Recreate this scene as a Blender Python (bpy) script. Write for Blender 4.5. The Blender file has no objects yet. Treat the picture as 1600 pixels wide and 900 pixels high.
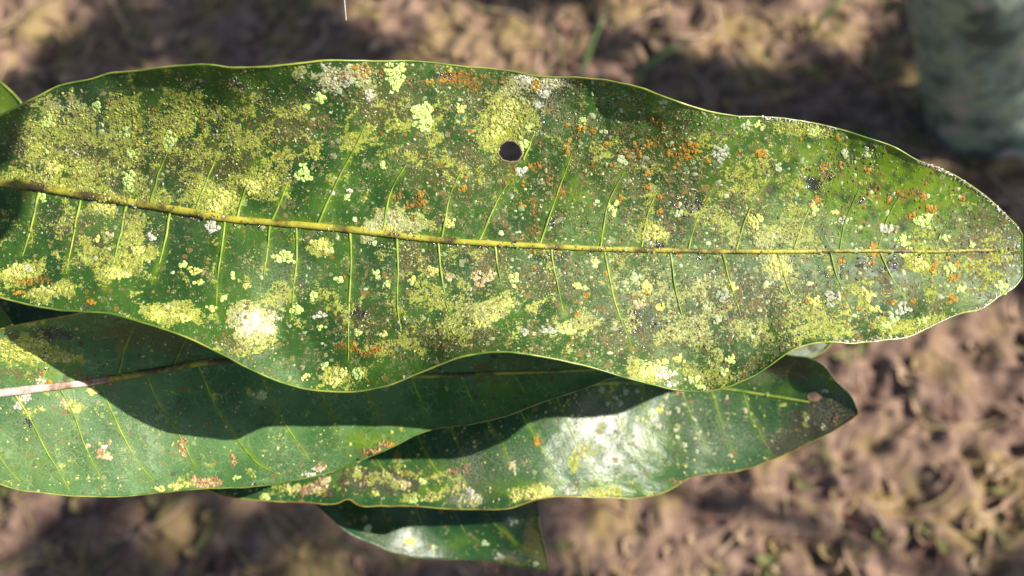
import bpy, math, random
import numpy as np
from mathutils import Vector, Matrix

# ------------------------------------------------------------------ camera, sky, sun, exposure
S = bpy.context.scene
PITCH = math.radians(28.0)
CAM_H = 1.0
cam_data = bpy.data.cameras.new('camera')
cam_data.sensor_width = 36.0
cam_data.lens = 36.0 * 1331.0 / 1600.0
cam_data.clip_start = 0.01
cam_data.clip_end = 500.0
cam_data.dof.use_dof = True
cam_data.dof.focus_distance = 0.221
cam_data.dof.aperture_fstop = 10.0
cam = bpy.data.objects.new('camera', cam_data)
S.collection.objects.link(cam)
cam.location = (0, 0, CAM_H)
cam.rotation_euler = (PITCH, 0, 0)
S.camera = cam

SUN_CAM = np.array([0.765, 0.305, 0.567]); SUN_CAM /= np.linalg.norm(SUN_CAM)
R3 = np.array([[1, 0, 0], [0, math.cos(PITCH), -math.sin(PITCH)], [0, math.sin(PITCH), math.cos(PITCH)]])
SUN = R3 @ SUN_CAM
sun_el = math.asin(SUN[2]); sun_az = math.atan2(SUN[0], SUN[1])

W = bpy.data.worlds.new('World'); S.world = W; W.use_nodes = True
wn = W.node_tree.nodes; wl = W.node_tree.links
sky = wn.new('ShaderNodeTexSky'); sky.sky_type = 'NISHITA'; sky.sun_disc = False
sky.sun_elevation = sun_el; sky.sun_rotation = sun_az
wn['Background'].inputs['Strength'].default_value = 0.06
wl.new(sky.outputs[0], wn['Background'].inputs['Color'])
sd = bpy.data.lights.new('sun', 'SUN'); sd.energy = 4.6; sd.angle = math.radians(0.53); sd.color = (1.0, 0.93, 0.82)
so = bpy.data.objects.new('sun', sd); S.collection.objects.link(so)
so.rotation_euler = Vector(SUN).to_track_quat('Z', 'Y').to_euler()
so.location = (2, 2, 3)
S.view_settings.view_transform = 'Standard'; S.view_settings.look = 'None'
S.view_settings.gamma = 1.0; S.view_settings.exposure = 0.98

S.cycles.max_bounces = 5; S.cycles.diffuse_bounces = 3; S.cycles.glossy_bounces = 2; S.cycles.transmission_bounces = 3

# ------------------------------------------------------------------ helpers
rng = np.random.default_rng(7)
random.seed(7)
C = S.collection
F = 1331.0
D0 = 220.0          # millimetres from the lens to the reference plane of the leaves
CAMP = np.array([0, 0, CAM_H])

def to_world(c):                     # metres in lens axes -> world
    return np.asarray(c) @ R3.T + CAMP
def at(px, py, z):                   # a place seen at (px, py), z millimetres nearer than the reference plane
    px = np.asarray(px, float); py = np.asarray(py, float)
    d = (D0 - np.asarray(z, float)) * 0.001
    return to_world(np.stack([(px - 800) / F * d, -(py - 450) / F * d, -d + 0 * px], -1))
def on_ground(px, py, h=0.0):
    dirc = np.stack([(np.asarray(px, float) - 800) / F, -(np.asarray(py, float) - 450) / F, -np.ones_like(np.asarray(px, float))], -1)
    dw = dirc @ R3.T
    t = (h - CAM_H) / dw[..., 2]
    return CAMP + dw * t[..., None]

def hash2(ix, iy, seed):
    h = (ix.astype(np.int64) * 374761393 + iy.astype(np.int64) * 668265263 + seed * 1442695041) & 0xFFFFFFFF
    h = ((h ^ (h >> 13)) * 1274126177) & 0xFFFFFFFF
    h = ((h ^ (h >> 16)) * 2246822519) & 0xFFFFFFFF
    return ((h ^ (h >> 15)) & 0xFFFFFF) / float(0xFFFFFF)
def vnoise(x, y, seed=0):
    x = np.asarray(x, float); y = np.asarray(y, float)
    ix = np.floor(x); iy = np.floor(y); fx = x - ix; fy = y - iy
    fx = fx * fx * (3 - 2 * fx); fy = fy * fy * (3 - 2 * fy)
    a = hash2(ix, iy, seed); b = hash2(ix + 1, iy, seed); c = hash2(ix, iy + 1, seed); d = hash2(ix + 1, iy + 1, seed)
    return (a * (1 - fx) + b * fx) * (1 - fy) + (c * (1 - fx) + d * fx) * fy
def fbm(x, y, seed=0, oct=4):
    s = 0; a = 0.5; t = 0
    for k in range(oct):
        s = s + a * vnoise(np.asarray(x) * 2 ** k + 17.3 * k, np.asarray(y) * 2 ** k + 9.1 * k, seed + k); t += a; a *= 0.55
    return s / t
def worley(x, y, seed=0):
    x = np.asarray(x, float); y = np.asarray(y, float)
    ix = np.floor(x); iy = np.floor(y); f1 = np.full(x.shape, 9.0); f2 = np.full(x.shape, 9.0)
    for dx in (-1, 0, 1):
        for dy in (-1, 0, 1):
            cx = ix + dx; cy = iy + dy
            d = np.hypot(cx + hash2(cx, cy, seed) - x, cy + hash2(cx, cy, seed + 5) - y)
            f2 = np.minimum(f2, np.maximum(f1, d)); f1 = np.minimum(f1, d)
    return f1, f2

def mesh_obj(name, V, faces, mat, parent=None, smooth=True, col=None, uv=None):
    me = bpy.data.meshes.new(name)
    V = np.asarray(V, np.float32).reshape(-1, 3)
    if isinstance(faces, np.ndarray):
        n, k = faces.shape
        me.vertices.add(len(V)); me.vertices.foreach_set('co', V.ravel())
        me.loops.add(n * k); me.loops.foreach_set('vertex_index', faces.astype(np.int32).ravel())
        me.polygons.add(n); me.polygons.foreach_set('loop_start', np.arange(0, n * k, k, dtype=np.int32))
        me.update(calc_edges=True)
    else:
        me.from_pydata(V.tolist(), [], faces)
    if smooth:
        me.polygons.foreach_set('use_smooth', np.ones(len(me.polygons), bool))
    if col is not None:
        for nm, arr in (col.items() if isinstance(col, dict) else [('tint', col)]):
            a = me.attributes.new(nm, 'FLOAT_COLOR', 'POINT')
            arr = np.asarray(arr, np.float32)
            if arr.shape[1] == 3: arr = np.concatenate([arr, np.ones((len(arr), 1), np.float32)], 1)
            a.data.foreach_set('color', arr.ravel())
    if uv is not None:
        a = me.attributes.new('flat', 'FLOAT_VECTOR', 'POINT')
        u3 = np.zeros((len(V), 3), np.float32); u3[:, :2] = uv
        a.data.foreach_set('vector', u3.ravel())
    me.update()
    if mat: me.materials.append(mat)
    o = bpy.data.objects.new(name, me); C.objects.link(o)
    if parent is not None: o.parent = parent
    return o
def tag(o, label=None, cat=None, group=None, kind=None):
    if label: o['label'] = label
    if cat: o['category'] = cat
    if group: o['group'] = group
    if kind: o['kind'] = kind
    return o
def thing(name, loc, label, cat, group=None):
    o = bpy.data.objects.new(name, None); C.objects.link(o); o.location = loc
    o.empty_display_size = 0.01
    return tag(o, label, cat, group)
def adopt(child, root):              # keep the child's world-space mesh in place under a moved Empty
    child.parent = root
    child.matrix_parent_inverse = Matrix.Translation(-root.location)
    return child

def tube(P, r, n=8, flat=1.0, N=None, caps=True):
    P = np.asarray(P, float); m = len(P); r = np.broadcast_to(np.asarray(r, float), (m,))
    T = np.gradient(P, axis=0); T /= np.linalg.norm(T, axis=1)[:, None] + 1e-12
    if N is None:
        ref = np.array([0.13, 0.31, 0.94]); N = np.broadcast_to(ref, P.shape)
    A = np.cross(T, N); A /= np.linalg.norm(A, axis=1)[:, None] + 1e-12
    B = np.cross(A, T)
    th = np.linspace(0, 2 * math.pi, n, endpoint=False)
    V = P[:, None] + r[:, None, None] * (np.cos(th)[None, :, None] * A[:, None] + flat * np.sin(th)[None, :, None] * B[:, None])
    V = V.reshape(-1, 3)
    i = np.arange(m - 1)[:, None] * n; j = np.arange(n)[None]; k = (j + 1) % n
    Q = np.stack([i + j, i + k, i + n + k, i + n + j], -1).reshape(-1, 4)
    return V, Q

# ------------------------------------------------------------------ materials
def new_mat(name):
    m = bpy.data.materials.new(name); m.use_nodes = True
    nt = m.node_tree; return m, nt, nt.nodes['Principled BSDF']
def node(nt, t, **kw):
    n = nt.nodes.new(t)
    for k, v in kw.items(): setattr(n, k, v)
    return n
def mixc(nt, fac, a, b, mode='MIX'):
    n = nt.nodes.new('ShaderNodeMix'); n.data_type = 'RGBA'; n.blend_type = mode
    for s, v in ((0, fac), (6, a), (7, b)):
        if hasattr(v, 'is_output'): nt.links.new(v, n.inputs[s])
        elif s == 0: n.inputs[0].default_value = v
        else: n.inputs[s].default_value = (*v, 1) if len(v) == 3 else v
    return n.outputs[2]
def math_n(nt, op, a, b=0.0, clamp=False):
    n = nt.nodes.new('ShaderNodeMath'); n.operation = op; n.use_clamp = clamp
    for s, v in ((0, a), (1, b)):
        if hasattr(v, 'is_output'): nt.links.new(v, n.inputs[s])
        else: n.inputs[s].default_value = v
    return n.outputs[0]
def noise(nt, vec, scale, detail=4, rough=0.55):
    n = node(nt, 'ShaderNodeTexNoise'); n.inputs['Scale'].default_value = scale
    n.inputs['Detail'].default_value = detail; n.inputs['Roughness'].default_value = rough
    if vec is not None: nt.links.new(vec, n.inputs['Vector'])
    return n.outputs['Fac']
def ramp(nt, fac, lo, hi):
    n = node(nt, 'ShaderNodeMapRange', interpolation_type='SMOOTHSTEP')
    nt.links.new(fac, n.inputs[0]); n.inputs[1].default_value = lo; n.inputs[2].default_value = hi
    return n.outputs[0]

def lamina_material(name, dark, light, rough=0.34, net=0.3, film=(0.10, 0.095, 0.03), trans=0.22, coat=0.0, spec=0.48):
    m, nt, bs = new_mat(name)
    flat = node(nt, 'ShaderNodeAttribute', attribute_name='flat').outputs['Vector']
    mk = node(nt, 'ShaderNodeAttribute', attribute_name='masks')
    sep = node(nt, 'ShaderNodeSeparateColor'); nt.links.new(mk.outputs['Color'], sep.inputs[0])
    big = noise(nt, flat, 0.9, 4); fine = noise(nt, flat, 9.0, 4, 0.65)
    grain = noise(nt, flat, 34.0, 3, 0.75); mid_ = noise(nt, flat, 13.0, 3, 0.7)
    c = mixc(nt, ramp(nt, big, 0.35, 0.68), dark, light)
    # chlorosis and translucent yellow-green mottling
    cf = math_n(nt, 'MULTIPLY', sep.outputs[1], ramp(nt, noise(nt, flat, 4.0, 2), 0.28, 0.60))
    c = mixc(nt, cf, c, (0.17, 0.29, 0.010))
    # fine net of veinlets
    vo = node(nt, 'ShaderNodeTexVoronoi', feature='DISTANCE_TO_EDGE'); vo.inputs['Scale'].default_value = 8.5
    wob = node(nt, 'ShaderNodeTexNoise'); wob.inputs['Scale'].default_value = 6.0; nt.links.new(flat, wob.inputs['Vector'])
    va = node(nt, 'ShaderNodeVectorMath', operation='MULTIPLY_ADD'); nt.links.new(wob.outputs['Color'], va.inputs[0])
    va.inputs[1].default_value = (0.12, 0.12, 0); nt.links.new(flat, va.inputs[2])
    nt.links.new(va.outputs[0], vo.inputs['Vector'])
    inv = node(nt, 'ShaderNodeMapRange'); nt.links.new(vo.outputs['Distance'], inv.inputs[0])
    inv.inputs[1].default_value = 0.0; inv.inputs[2].default_value = 0.055; inv.inputs[3].default_value = 1.0; inv.inputs[4].default_value = 0.0
    nf = math_n(nt, 'MULTIPLY', inv.outputs[0], math_n(nt, 'MULTIPLY', ramp(nt, noise(nt, flat, 2.2, 3), 0.35, 0.7), net))
    c = mixc(nt, nf, c, (0.42, 0.54, 0.24) if net > 0.5 else (0.24, 0.35, 0.11))
    # olive-brown algal film with a ragged granular edge
    ff = math_n(nt, 'ADD', math_n(nt, 'MULTIPLY', sep.outputs[0], 1.15), math_n(nt, 'MULTIPLY', math_n(nt, 'SUBTRACT', fine, 0.5), 1.5))
    ff = math_n(nt, 'ADD', ff, math_n(nt, 'MULTIPLY', math_n(nt, 'SUBTRACT', big, 0.5), 0.9))
    ff = math_n(nt, 'MULTIPLY', ramp(nt, ff, 0.38, 0.62), 0.85)
    fcol = mixc(nt, ramp(nt, grain, 0.4, 0.62), film, (film[0] * 1.8, film[1] * 1.95, film[2] * 1.6))
    c = mixc(nt, ff, c, fcol)
    ck = node(nt, 'ShaderNodeAttribute', attribute_name='crust')
    cs = node(nt, 'ShaderNodeSeparateColor'); nt.links.new(ck.outputs['Color'], cs.inputs[0])
    big2 = noise(nt, flat, 4.5, 4, 0.62)
    def layer(ch, wg, wm, wb, lo, hi):
        q = ch
        for tex, w in ((grain, wg), (mid_, wm), (big2, wb)):
            q = math_n(nt, 'ADD', q, math_n(nt, 'MULTIPLY', math_n(nt, 'SUBTRACT', tex, 0.5), w))
        return ramp(nt, q, lo, hi)
    wv = node(nt, 'ShaderNodeTexNoise'); wv.inputs['Scale'].default_value = 11.0; wv.inputs['Detail'].default_value = 2; nt.links.new(flat, wv.inputs['Vector'])
    def spots(scale, share, rmax, off):
        w_ = node(nt, 'ShaderNodeVectorMath', operation='MULTIPLY_ADD'); nt.links.new(wv.outputs['Color'], w_.inputs[0]); w_.inputs[1].default_value = (0.10, 0.10, 0); nt.links.new(flat, w_.inputs[2])
        o_ = node(nt, 'ShaderNodeVectorMath', operation='ADD'); nt.links.new(w_.outputs[0], o_.inputs[0]); o_.inputs[1].default_value = (off, off * 0.7, 0)
        v_ = node(nt, 'ShaderNodeTexVoronoi'); v_.inputs['Scale'].default_value = scale; nt.links.new(o_.outputs[0], v_.inputs['Vector'])
        sc = node(nt, 'ShaderNodeSeparateColor'); nt.links.new(v_.outputs['Color'], sc.inputs[0])
        sel = math_n(nt, 'LESS_THAN', sc.outputs[0], math_n(nt, 'MULTIPLY', mk.outputs['Alpha'], share))
        rad = math_n(nt, 'ADD', math_n(nt, 'MULTIPLY', math_n(nt, 'POWER', sc.outputs[1], 2.0), rmax), 0.10)
        q = math_n(nt, 'SUBTRACT', rad, v_.outputs['Distance'])
        return math_n(nt, 'MULTIPLY', ramp(nt, q, -0.02, 0.07), sel), sc.outputs[2], q
    # grey-green and tan thin crusts
    cr = layer(math_n(nt, 'MULTIPLY', mk.outputs['Alpha'], 0.52), 1.1, 1.4, 2.1, 0.44, 0.58)
    crc = mixc(nt, ramp(nt, big, 0.4, 0.6), mixc(nt, ramp(nt, grain, 0.38, 0.62), (0.08, 0.075, 0.025), (0.25, 0.20, 0.085)), mixc(nt, ramp(nt, grain, 0.38, 0.62), (0.07, 0.11, 0.03), (0.26, 0.32, 0.13)))
    c = mixc(nt, math_n(nt, 'MULTIPLY', cr, 0.8), c, crc)
    so_ = layer(cs.outputs[2], 1.3, 1.0, 0.3, 0.45, 0.65)
    c = mixc(nt, math_n(nt, 'MULTIPLY', so_, 0.85), c, (0.022, 0.020, 0.020))
    ru = layer(cs.outputs[1], 1.1, 1.1, 0.4, 0.42, 0.62)
    c = mixc(nt, math_n(nt, 'MULTIPLY', ru, 0.75), c, mixc(nt, ramp(nt, grain, 0.4, 0.6), (0.18, 0.09, 0.015), (0.34, 0.20, 0.035)))
    ye = layer(cs.outputs[0], 0.9, 1.2, 1.0, 0.33, 0.48)
    ytone = math_n(nt, 'ADD', math_n(nt, 'MULTIPLY', grain, 0.5), math_n(nt, 'MULTIPLY', mid_, 0.5))
    yc = mixc(nt, ramp(nt, ytone, 0.38, 0.60), (0.17, 0.19, 0.035), (0.50, 0.56, 0.10))
    yc = mixc(nt, math_n(nt, 'MULTIPLY', ck.outputs['Alpha'], 0.8), yc, mixc(nt, ramp(nt, ytone, 0.38, 0.60), (0.30, 0.28, 0.18), (0.60, 0.59, 0.44)))
    c = mixc(nt, math_n(nt, 'MULTIPLY', ye, 0.95), c, yc)
    for scale_, share_, rmax_, off_ in ((6.0, 0.45, 0.36, 3.1), (11.0, 0.75, 0.40, 7.7), (21.0, 0.95, 0.42, 1.9)):
        sm_, tone_, q_ = spots(scale_, share_, rmax_, off_)
        sc_ = mixc(nt, ramp(nt, tone_, 0.15, 0.75), (0.13, 0.17, 0.07), (0.38, 0.43, 0.20))
        sc_ = mixc(nt, math_n(nt, 'GREATER_THAN', tone_, 0.86), sc_, (0.30, 0.17, 0.03))
        sc_ = mixc(nt, math_n(nt, 'LESS_THAN', tone_, 0.16), sc_, (0.055, 0.045, 0.035))
        sc_ = mixc(nt, math_n(nt, 'MULTIPLY', ramp(nt, q_, 0.05, 0.16), 0.4), sc_, (0.16, 0.17, 0.08))
        c = mixc(nt, math_n(nt, 'MULTIPLY', sm_, 0.8), c, sc_)
        ye = math_n(nt, 'MAXIMUM', ye, math_n(nt, 'MULTIPLY', sm_, 0.6))
    ye = math_n(nt, 'MAXIMUM', ye, math_n(nt, 'MULTIPLY', cr, 0.6))
    # pale dusty bloom, and sheen painted where the masks carry it
    df = math_n(nt, 'MULTIPLY', sep.outputs[2], ramp(nt, grain, 0.42, 0.6))
    c = mixc(nt, df, c, (0.36, 0.36, 0.27))
    nt.links.new(c, bs.inputs['Base Color'])
    rg = math_n(nt, 'ADD', math_n(nt, 'MULTIPLY', math_n(nt, 'MAXIMUM', math_n(nt, 'MULTIPLY', ff, 0.6), ye), 0.4), math_n(nt, 'ADD', math_n(nt, 'MULTIPLY', fine, 0.22), rough - 0.11))
    nt.links.new(rg, bs.inputs['Roughness'])
    nt.links.new(math_n(nt, 'SUBTRACT', spec, math_n(nt, 'MULTIPLY', ye, spec * 0.75)), bs.inputs['Specular IOR Level'])
    bs.inputs['Coat Weight'].default_value = coat; bs.inputs['Coat Roughness'].default_value = 0.25
    bmp = node(nt, 'ShaderNodeBump'); bmp.inputs['Strength'].default_value = 0.35; bmp.inputs['Distance'].default_value = 0.0006
    hgt = math_n(nt, 'ADD', math_n(nt, 'MULTIPLY', fine, 0.8), math_n(nt, 'MULTIPLY', grain, math_n(nt, 'ADD', 0.35, math_n(nt, 'MULTIPLY', cs.outputs[0], 1.6, True))))
    nt.links.new(hgt, bmp.inputs['Height']); nt.links.new(bmp.outputs[0], bs.inputs['Normal'])
    tr = node(nt, 'ShaderNodeBsdfTranslucent'); tc = mixc(nt, 0.55, c, (0.28, 0.42, 0.03)); nt.links.new(tc, tr.inputs[0])
    mx = node(nt, 'ShaderNodeMixShader'); mx.inputs[0].default_value = trans
    nt.links.new(bs.outputs[0], mx.inputs[1]); nt.links.new(tr.outputs[0], mx.inputs[2])
    nt.links.new(mx.outputs[0], nt.nodes['Material Output'].inputs['Surface'])
    return m

def tint_material(name, rough=0.75, spec=0.3, grain=900.0, amount=0.35, sheen=0.0):
    m, nt, bs = new_mat(name)
    at_ = node(nt, 'ShaderNodeAttribute', attribute_name='tint').outputs['Color']
    geo = node(nt, 'ShaderNodeTexCoord').outputs['Object']
    f = noise(nt, geo, grain, 4, 0.65)
    k = node(nt, 'ShaderNodeMapRange'); nt.links.new(f, k.inputs[0]); k.inputs[1].default_value = 0.25; k.inputs[2].default_value = 0.75
    k.inputs[3].default_value = 1 - amount; k.inputs[4].default_value = 1 + amount * 0.6
    vm = node(nt, 'ShaderNodeVectorMath', operation='SCALE'); nt.links.new(at_, vm.inputs[0]); nt.links.new(k.outputs[0], vm.inputs['Scale'])
    nt.links.new(vm.outputs[0], bs.inputs['Base Color'])
    bs.inputs['Roughness'].default_value = rough; bs.inputs['Specular IOR Level'].default_value = spec
    b = node(nt, 'ShaderNodeBump'); b.inputs['Strength'].default_value = 0.4; b.inputs['Distance'].default_value = 0.0004
    nt.links.new(f, b.inputs['Height']); nt.links.new(b.outputs[0], bs.inputs['Normal'])
    return m

def two_tone(name, a, b, scale, rough=0.6, spec=0.4, bump=0.3, dist=0.0004, lo=0.35, hi=0.65):
    m, nt, bs = new_mat(name)
    co = node(nt, 'ShaderNodeTexCoord').outputs['Object']
    f = noise(nt, co, scale, 6, 0.62)
    nt.links.new(mixc(nt, ramp(nt, f, lo, hi), a, b), bs.inputs['Base Color'])
    bs.inputs['Roughness'].default_value = rough; bs.inputs['Specular IOR Level'].default_value = spec
    bp = node(nt, 'ShaderNodeBump'); bp.inputs['Strength'].default_value = bump; bp.inputs['Distance'].default_value = dist
    nt.links.new(f, bp.inputs['Height']); nt.links.new(bp.outputs[0], bs.inputs['Normal'])
    return m

M_lam1 = lamina_material('mango_lamina_lichened', (0.020, 0.070, 0.014), (0.060, 0.150, 0.018), 0.40, 0.22, (0.065, 0.066, 0.018), spec=0.30)
M_lam2 = lamina_material('mango_lamina_clean', (0.050, 0.150, 0.036), (0.130, 0.265, 0.080), 0.38, 0.55, spec=0.36)
M_lam3 = lamina_material('mango_lamina_dusty', (0.018, 0.075, 0.022), (0.038, 0.125, 0.035), 0.33, 0.35)
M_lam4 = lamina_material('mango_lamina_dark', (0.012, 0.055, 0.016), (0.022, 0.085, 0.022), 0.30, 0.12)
M_margin = two_tone('leaf_margin', (0.09, 0.18, 0.02), (0.34, 0.38, 0.06), 70, 0.3, 0.6, 0.3)
M_margin_rust = two_tone('leaf_margin_rusty', (0.22, 0.12, 0.02), (0.34, 0.36, 0.06), 160, 0.35, 0.6, 0.4)
M_margin_dim = two_tone('leaf_margin_dim', (0.09, 0.14, 0.025), (0.30, 0.33, 0.07), 110, 0.4, 0.5, 0.4)
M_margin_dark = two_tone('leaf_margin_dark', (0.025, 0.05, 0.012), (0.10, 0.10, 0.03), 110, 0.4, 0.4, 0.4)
M_midrib = two_tone('midrib_skin', (0.075, 0.055, 0.02), (0.40, 0.37, 0.04), 110, 0.5, 0.4, 0.8, 0.0012, 0.38, 0.58)
M_midrib_pale = two_tone('midrib_chalky', (0.26, 0.16, 0.10), (0.60, 0.52, 0.46), 130, 0.8, 0.2, 0.9, 0.0012, 0.36, 0.56)
M_vein = two_tone('side_vein_skin', (0.13, 0.23, 0.025), (0.33, 0.42, 0.055), 160, 0.45, 0.4, 0.2)
M_back, nt, bs = new_mat('leaf_underside')
bs.inputs['Base Color'].default_value = (0.12, 0.19, 0.05, 1); bs.inputs['Roughness'].default_value = 0.6
tr = node(nt, 'ShaderNodeBsdfTranslucent'); tr.inputs[0].default_value = (0.30, 0.45, 0.04, 1)
mx = node(nt, 'ShaderNodeMixShader'); mx.inputs[0].default_value = 0.4
nt.links.new(bs.outputs[0], mx.inputs[1]); nt.links.new(tr.outputs[0], mx.inputs[2]); nt.links.new(mx.outputs[0], nt.nodes['Material Output'].inputs['Surface'])
M_crust = tint_material('crustose_lichen', 0.8, 0.25)
M_spark = tint_material('soot_and_shade_film', 0.13, 0.9)
M_foli = tint_material('foliose_lichen_and_glint', 0.7, 0.3, 700, 0.25)

# ------------------------------------------------------------------ leaf surface model
class Leaf:
    """A blade given by its midrib and two margins (a height field over a reference plane), so anything that grows on it can be set down on it."""
    def __init__(s, up, mid, lo, za, hu, hl, pu=2.4, pl=2.0, wob=(0.7, 80, 0.22, 24), seed=1, extra=None, holes=()):
        s.up, s.mid, s.lo, s.za, s.hu, s.hl = [np.array(a, float) for a in (up, mid, lo, za, hu, hl)]
        s.pu, s.pl, s.wob, s.seed, s.extra, s.holes = pu, pl, wob, seed, extra, holes
        s.x0 = max(s.up[0, 0], s.lo[0, 0]); s.x1 = min(s.up[-1, 0], s.lo[-1, 0])
    @staticmethod
    def cub(T, x):                   # smooth (monotone-ish) interpolation of a table
        X, Y = T[:, 0], T[:, 1]; x = np.clip(x, X[0], X[-1])
        m = np.gradient(Y, X) if len(X) > 2 else np.full(len(X), (Y[-1] - Y[0]) / (X[-1] - X[0]))
        i = np.clip(np.searchsorted(X, x) - 1, 0, len(X) - 2); h = X[i + 1] - X[i]; t = (x - X[i]) / h
        return (2*t**3-3*t**2+1)*Y[i] + (t**3-2*t**2+t)*h*m[i] + (-2*t**3+3*t**2)*Y[i+1] + (t**3-t**2)*h*m[i+1]
    def yu(s, x): return s.cub(s.up, x) + 1.3 * (vnoise(np.asarray(x) / 21, 0.3 + 0 * np.asarray(x), s.seed) - .5)
    def yl(s, x): return s.cub(s.lo, x) + 1.3 * (vnoise(np.asarray(x) / 19, 7.3 + 0 * np.asarray(x), s.seed) - .5)
    def ym(s, x): return np.clip(s.cub(s.mid, x), s.yu(x) + 0.2, s.yl(x) - 0.2)
    def t(s, x, y):
        m = s.ym(x)
        return np.where(y < m, (y - m) / np.maximum(m - s.yu(x), 0.1), (y - m) / np.maximum(s.yl(x) - m, 0.1))
    def z(s, x, y):
        t = s.t(x, y); a = np.minimum(np.abs(t), 1.15)
        z = s.cub(s.za, x) + np.where(t < 0, s.cub(s.hu, x) * a ** s.pu, s.cub(s.hl, x) * a ** s.pl)
        w = s.wob
        z = z + w[0] * 2 * (fbm(x / w[1], y / w[1], s.seed, 2) - .5) + w[2] * 2 * (fbm(x / w[3], y / w[3], s.seed + 9, 2) - .5)
        if s.extra is not None: z = z + s.extra(x, y, t)
        return z
    def P(s, x, y, lift=0.0): return at(x, y, s.z(x, y) + lift)
    def frame(s, x, y):
        e = 2.0
        a = s.P(x + e, y) - s.P(x - e, y); b = s.P(x, y - e) - s.P(x, y + e)
        n = np.cross(a, b); n /= np.linalg.norm(n, axis=-1)[..., None] + 1e-15
        a /= np.linalg.norm(a, axis=-1)[..., None] + 1e-15
        return a, np.cross(n, a), n
    def inside(s, x, y, pad=1.0):
        ok = (x > s.x0) & (x < s.x1 - pad) & (y > s.yu(x) + pad) & (y < s.yl(x) - pad)
        for hx, hy, ha, hb in s.holes:
            ok &= ((x - hx) / (ha + 1)) ** 2 + ((y - hy) / (hb + 1)) ** 2 > 1
        return ok

def build_lamina(L, nx, nt_, mat, parent, masks, tipdense=0.0, thick=0.28, crust=lambda x, y: np.zeros((len(x), 4))):
    u = np.linspace(0, 1, nx)
    if tipdense: u = u * (1 - tipdense) + tipdense * (1 - (1 - u) ** 3)
    xs = L.x0 + (L.x1 - L.x0) * u
    ts = np.linspace(-1, 1, nt_)
    X = np.repeat(xs[:, None], nt_, 1); T = np.repeat(ts[None], nx, 0)
    m = L.ym(X); Y = np.where(T < 0, m + T * (m - L.yu(X)), m + T * (L.yl(X) - m))
    dead = np.zeros(X.shape, bool)
    for k, (hx, hy, ha, hb) in enumerate(L.holes):
        ang = np.arctan2((Y - hy) / hb, (X - hx) / ha)
        rr = 1 + 0.07 * np.sin(2 * ang + 1) + 0.03 * np.sin(3 * ang)
        q = np.hypot((X - hx) / ha, (Y - hy) / hb) / rr
        f = np.where(q < 1.7, (1 + (np.maximum(q, 1e-3) - 0.62) / 1.08 * 0.7) / np.maximum(q, 1e-3), 1.0)
        inner = q < 0.62
        f = np.where(inner, 1.0, f); dead |= inner
        X = hx + (X - hx) * f; Y = hy + (Y - hy) * f
    V = L.P(X, Y).reshape(-1, 3)
    i = np.arange(nx - 1)[:, None] * nt_ + np.arange(nt_ - 1)[None]
    Q = np.stack([i, i + 1, i + nt_ + 1, i + nt_], -1).reshape(-1, 4)[:, ::1]
    Q = Q[~dead.ravel()[Q].any(1)]
    # snap: quads touching removed verts are gone; their outer verts already sit close to the rim
    used = np.zeros(len(V), bool); used[Q.ravel()] = True
    re = np.cumsum(used) - 1
    x, y = X.ravel()[used], Y.ravel()[used]
    o = mesh_obj('lamina', V[used], re[Q], mat, None, True, {'masks': (lambda q: q if q.shape[1] == 4 else np.c_[q, np.full(len(q), 0.30)])(masks(x, y)), 'crust': crust(x, y)}, np.stack([x, y], 1) / 100.0)
    sm = o.modifiers.new('thickness', 'SOLIDIFY'); sm.thickness = thick * 0.001; sm.offset = 1.0 if False else -1.0
    o.data.materials.append(M_back); sm.material_offset = 1; sm.material_offset_rim = 1
    adopt(o, parent)
    return o

def build_margin(L, mat, parent, r=0.34, n=420, x0=None, lower_mat=None):
    a = L.x0 if x0 is None else x0
    xs = a + (L.x1 - a) * (1 - (1 - np.linspace(0, 1, n)) ** 1.6)
    for nm, ys, mt in (('margin', L.yu(xs), mat), ('margin', L.yl(xs), lower_mat or mat)):
        P = L.P(xs, ys, 0.0)
        rr = r * 0.001 * (0.85 + 0.4 * vnoise(xs / 9, xs * 0, L.seed + 3))
        V, Q = tube(P, rr, 7)
        adopt(mesh_obj(nm, V, Q, mt), parent)
    yy = np.linspace(L.yu(np.array([L.x1]))[0], L.yl(np.array([L.x1]))[0], 24)
    V, Q = tube(L.P(np.full(24, L.x1), yy), r * 0.001, 7)
    adopt(mesh_obj('margin', V, Q, mat), parent)

def smooth_path(pts, n):
    pts = np.array(pts, float); d = np.r_[0, np.cumsum(np.hypot(*np.diff(pts, axis=0).T))]
    s = np.linspace(0, d[-1], n)
    if len(pts) == 2: return np.interp(s, d, pts[:, 0]), np.interp(s, d, pts[:, 1])
    return Leaf.cub(np.stack([d, pts[:, 0]], 1), s), Leaf.cub(np.stack([d, pts[:, 1]], 1), s)

def build_veins(L, veins, mat, parent, r0=0.30):
    for k, p in enumerate(veins):
        x, y = smooth_path(p, 26)
        x = x + 1.6 * (vnoise(np.arange(26) / 4.0, np.full(26, k * 3.1), 5) - .5)
        f = np.linspace(0, 1, 26)
        V, Q = tube(L.P(x, y, 0.06 + 0.9 * r0 * (fbm(f * 7 + k * 5.3, f * 0 + k, 15, 2) - .62)), 0.001 * r0 * 0.8 * (1 - 0.4 * np.clip((x - 650) / 900, 0, 1)) * (1 - 0.72 * f) * (0.8 + 0.4 * vnoise(f * 9, f * 0 + k, 8)), 7, 0.8, L.frame(x, y)[2])
        adopt(mesh_obj('side_vein', V, Q, mat), parent)

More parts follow.
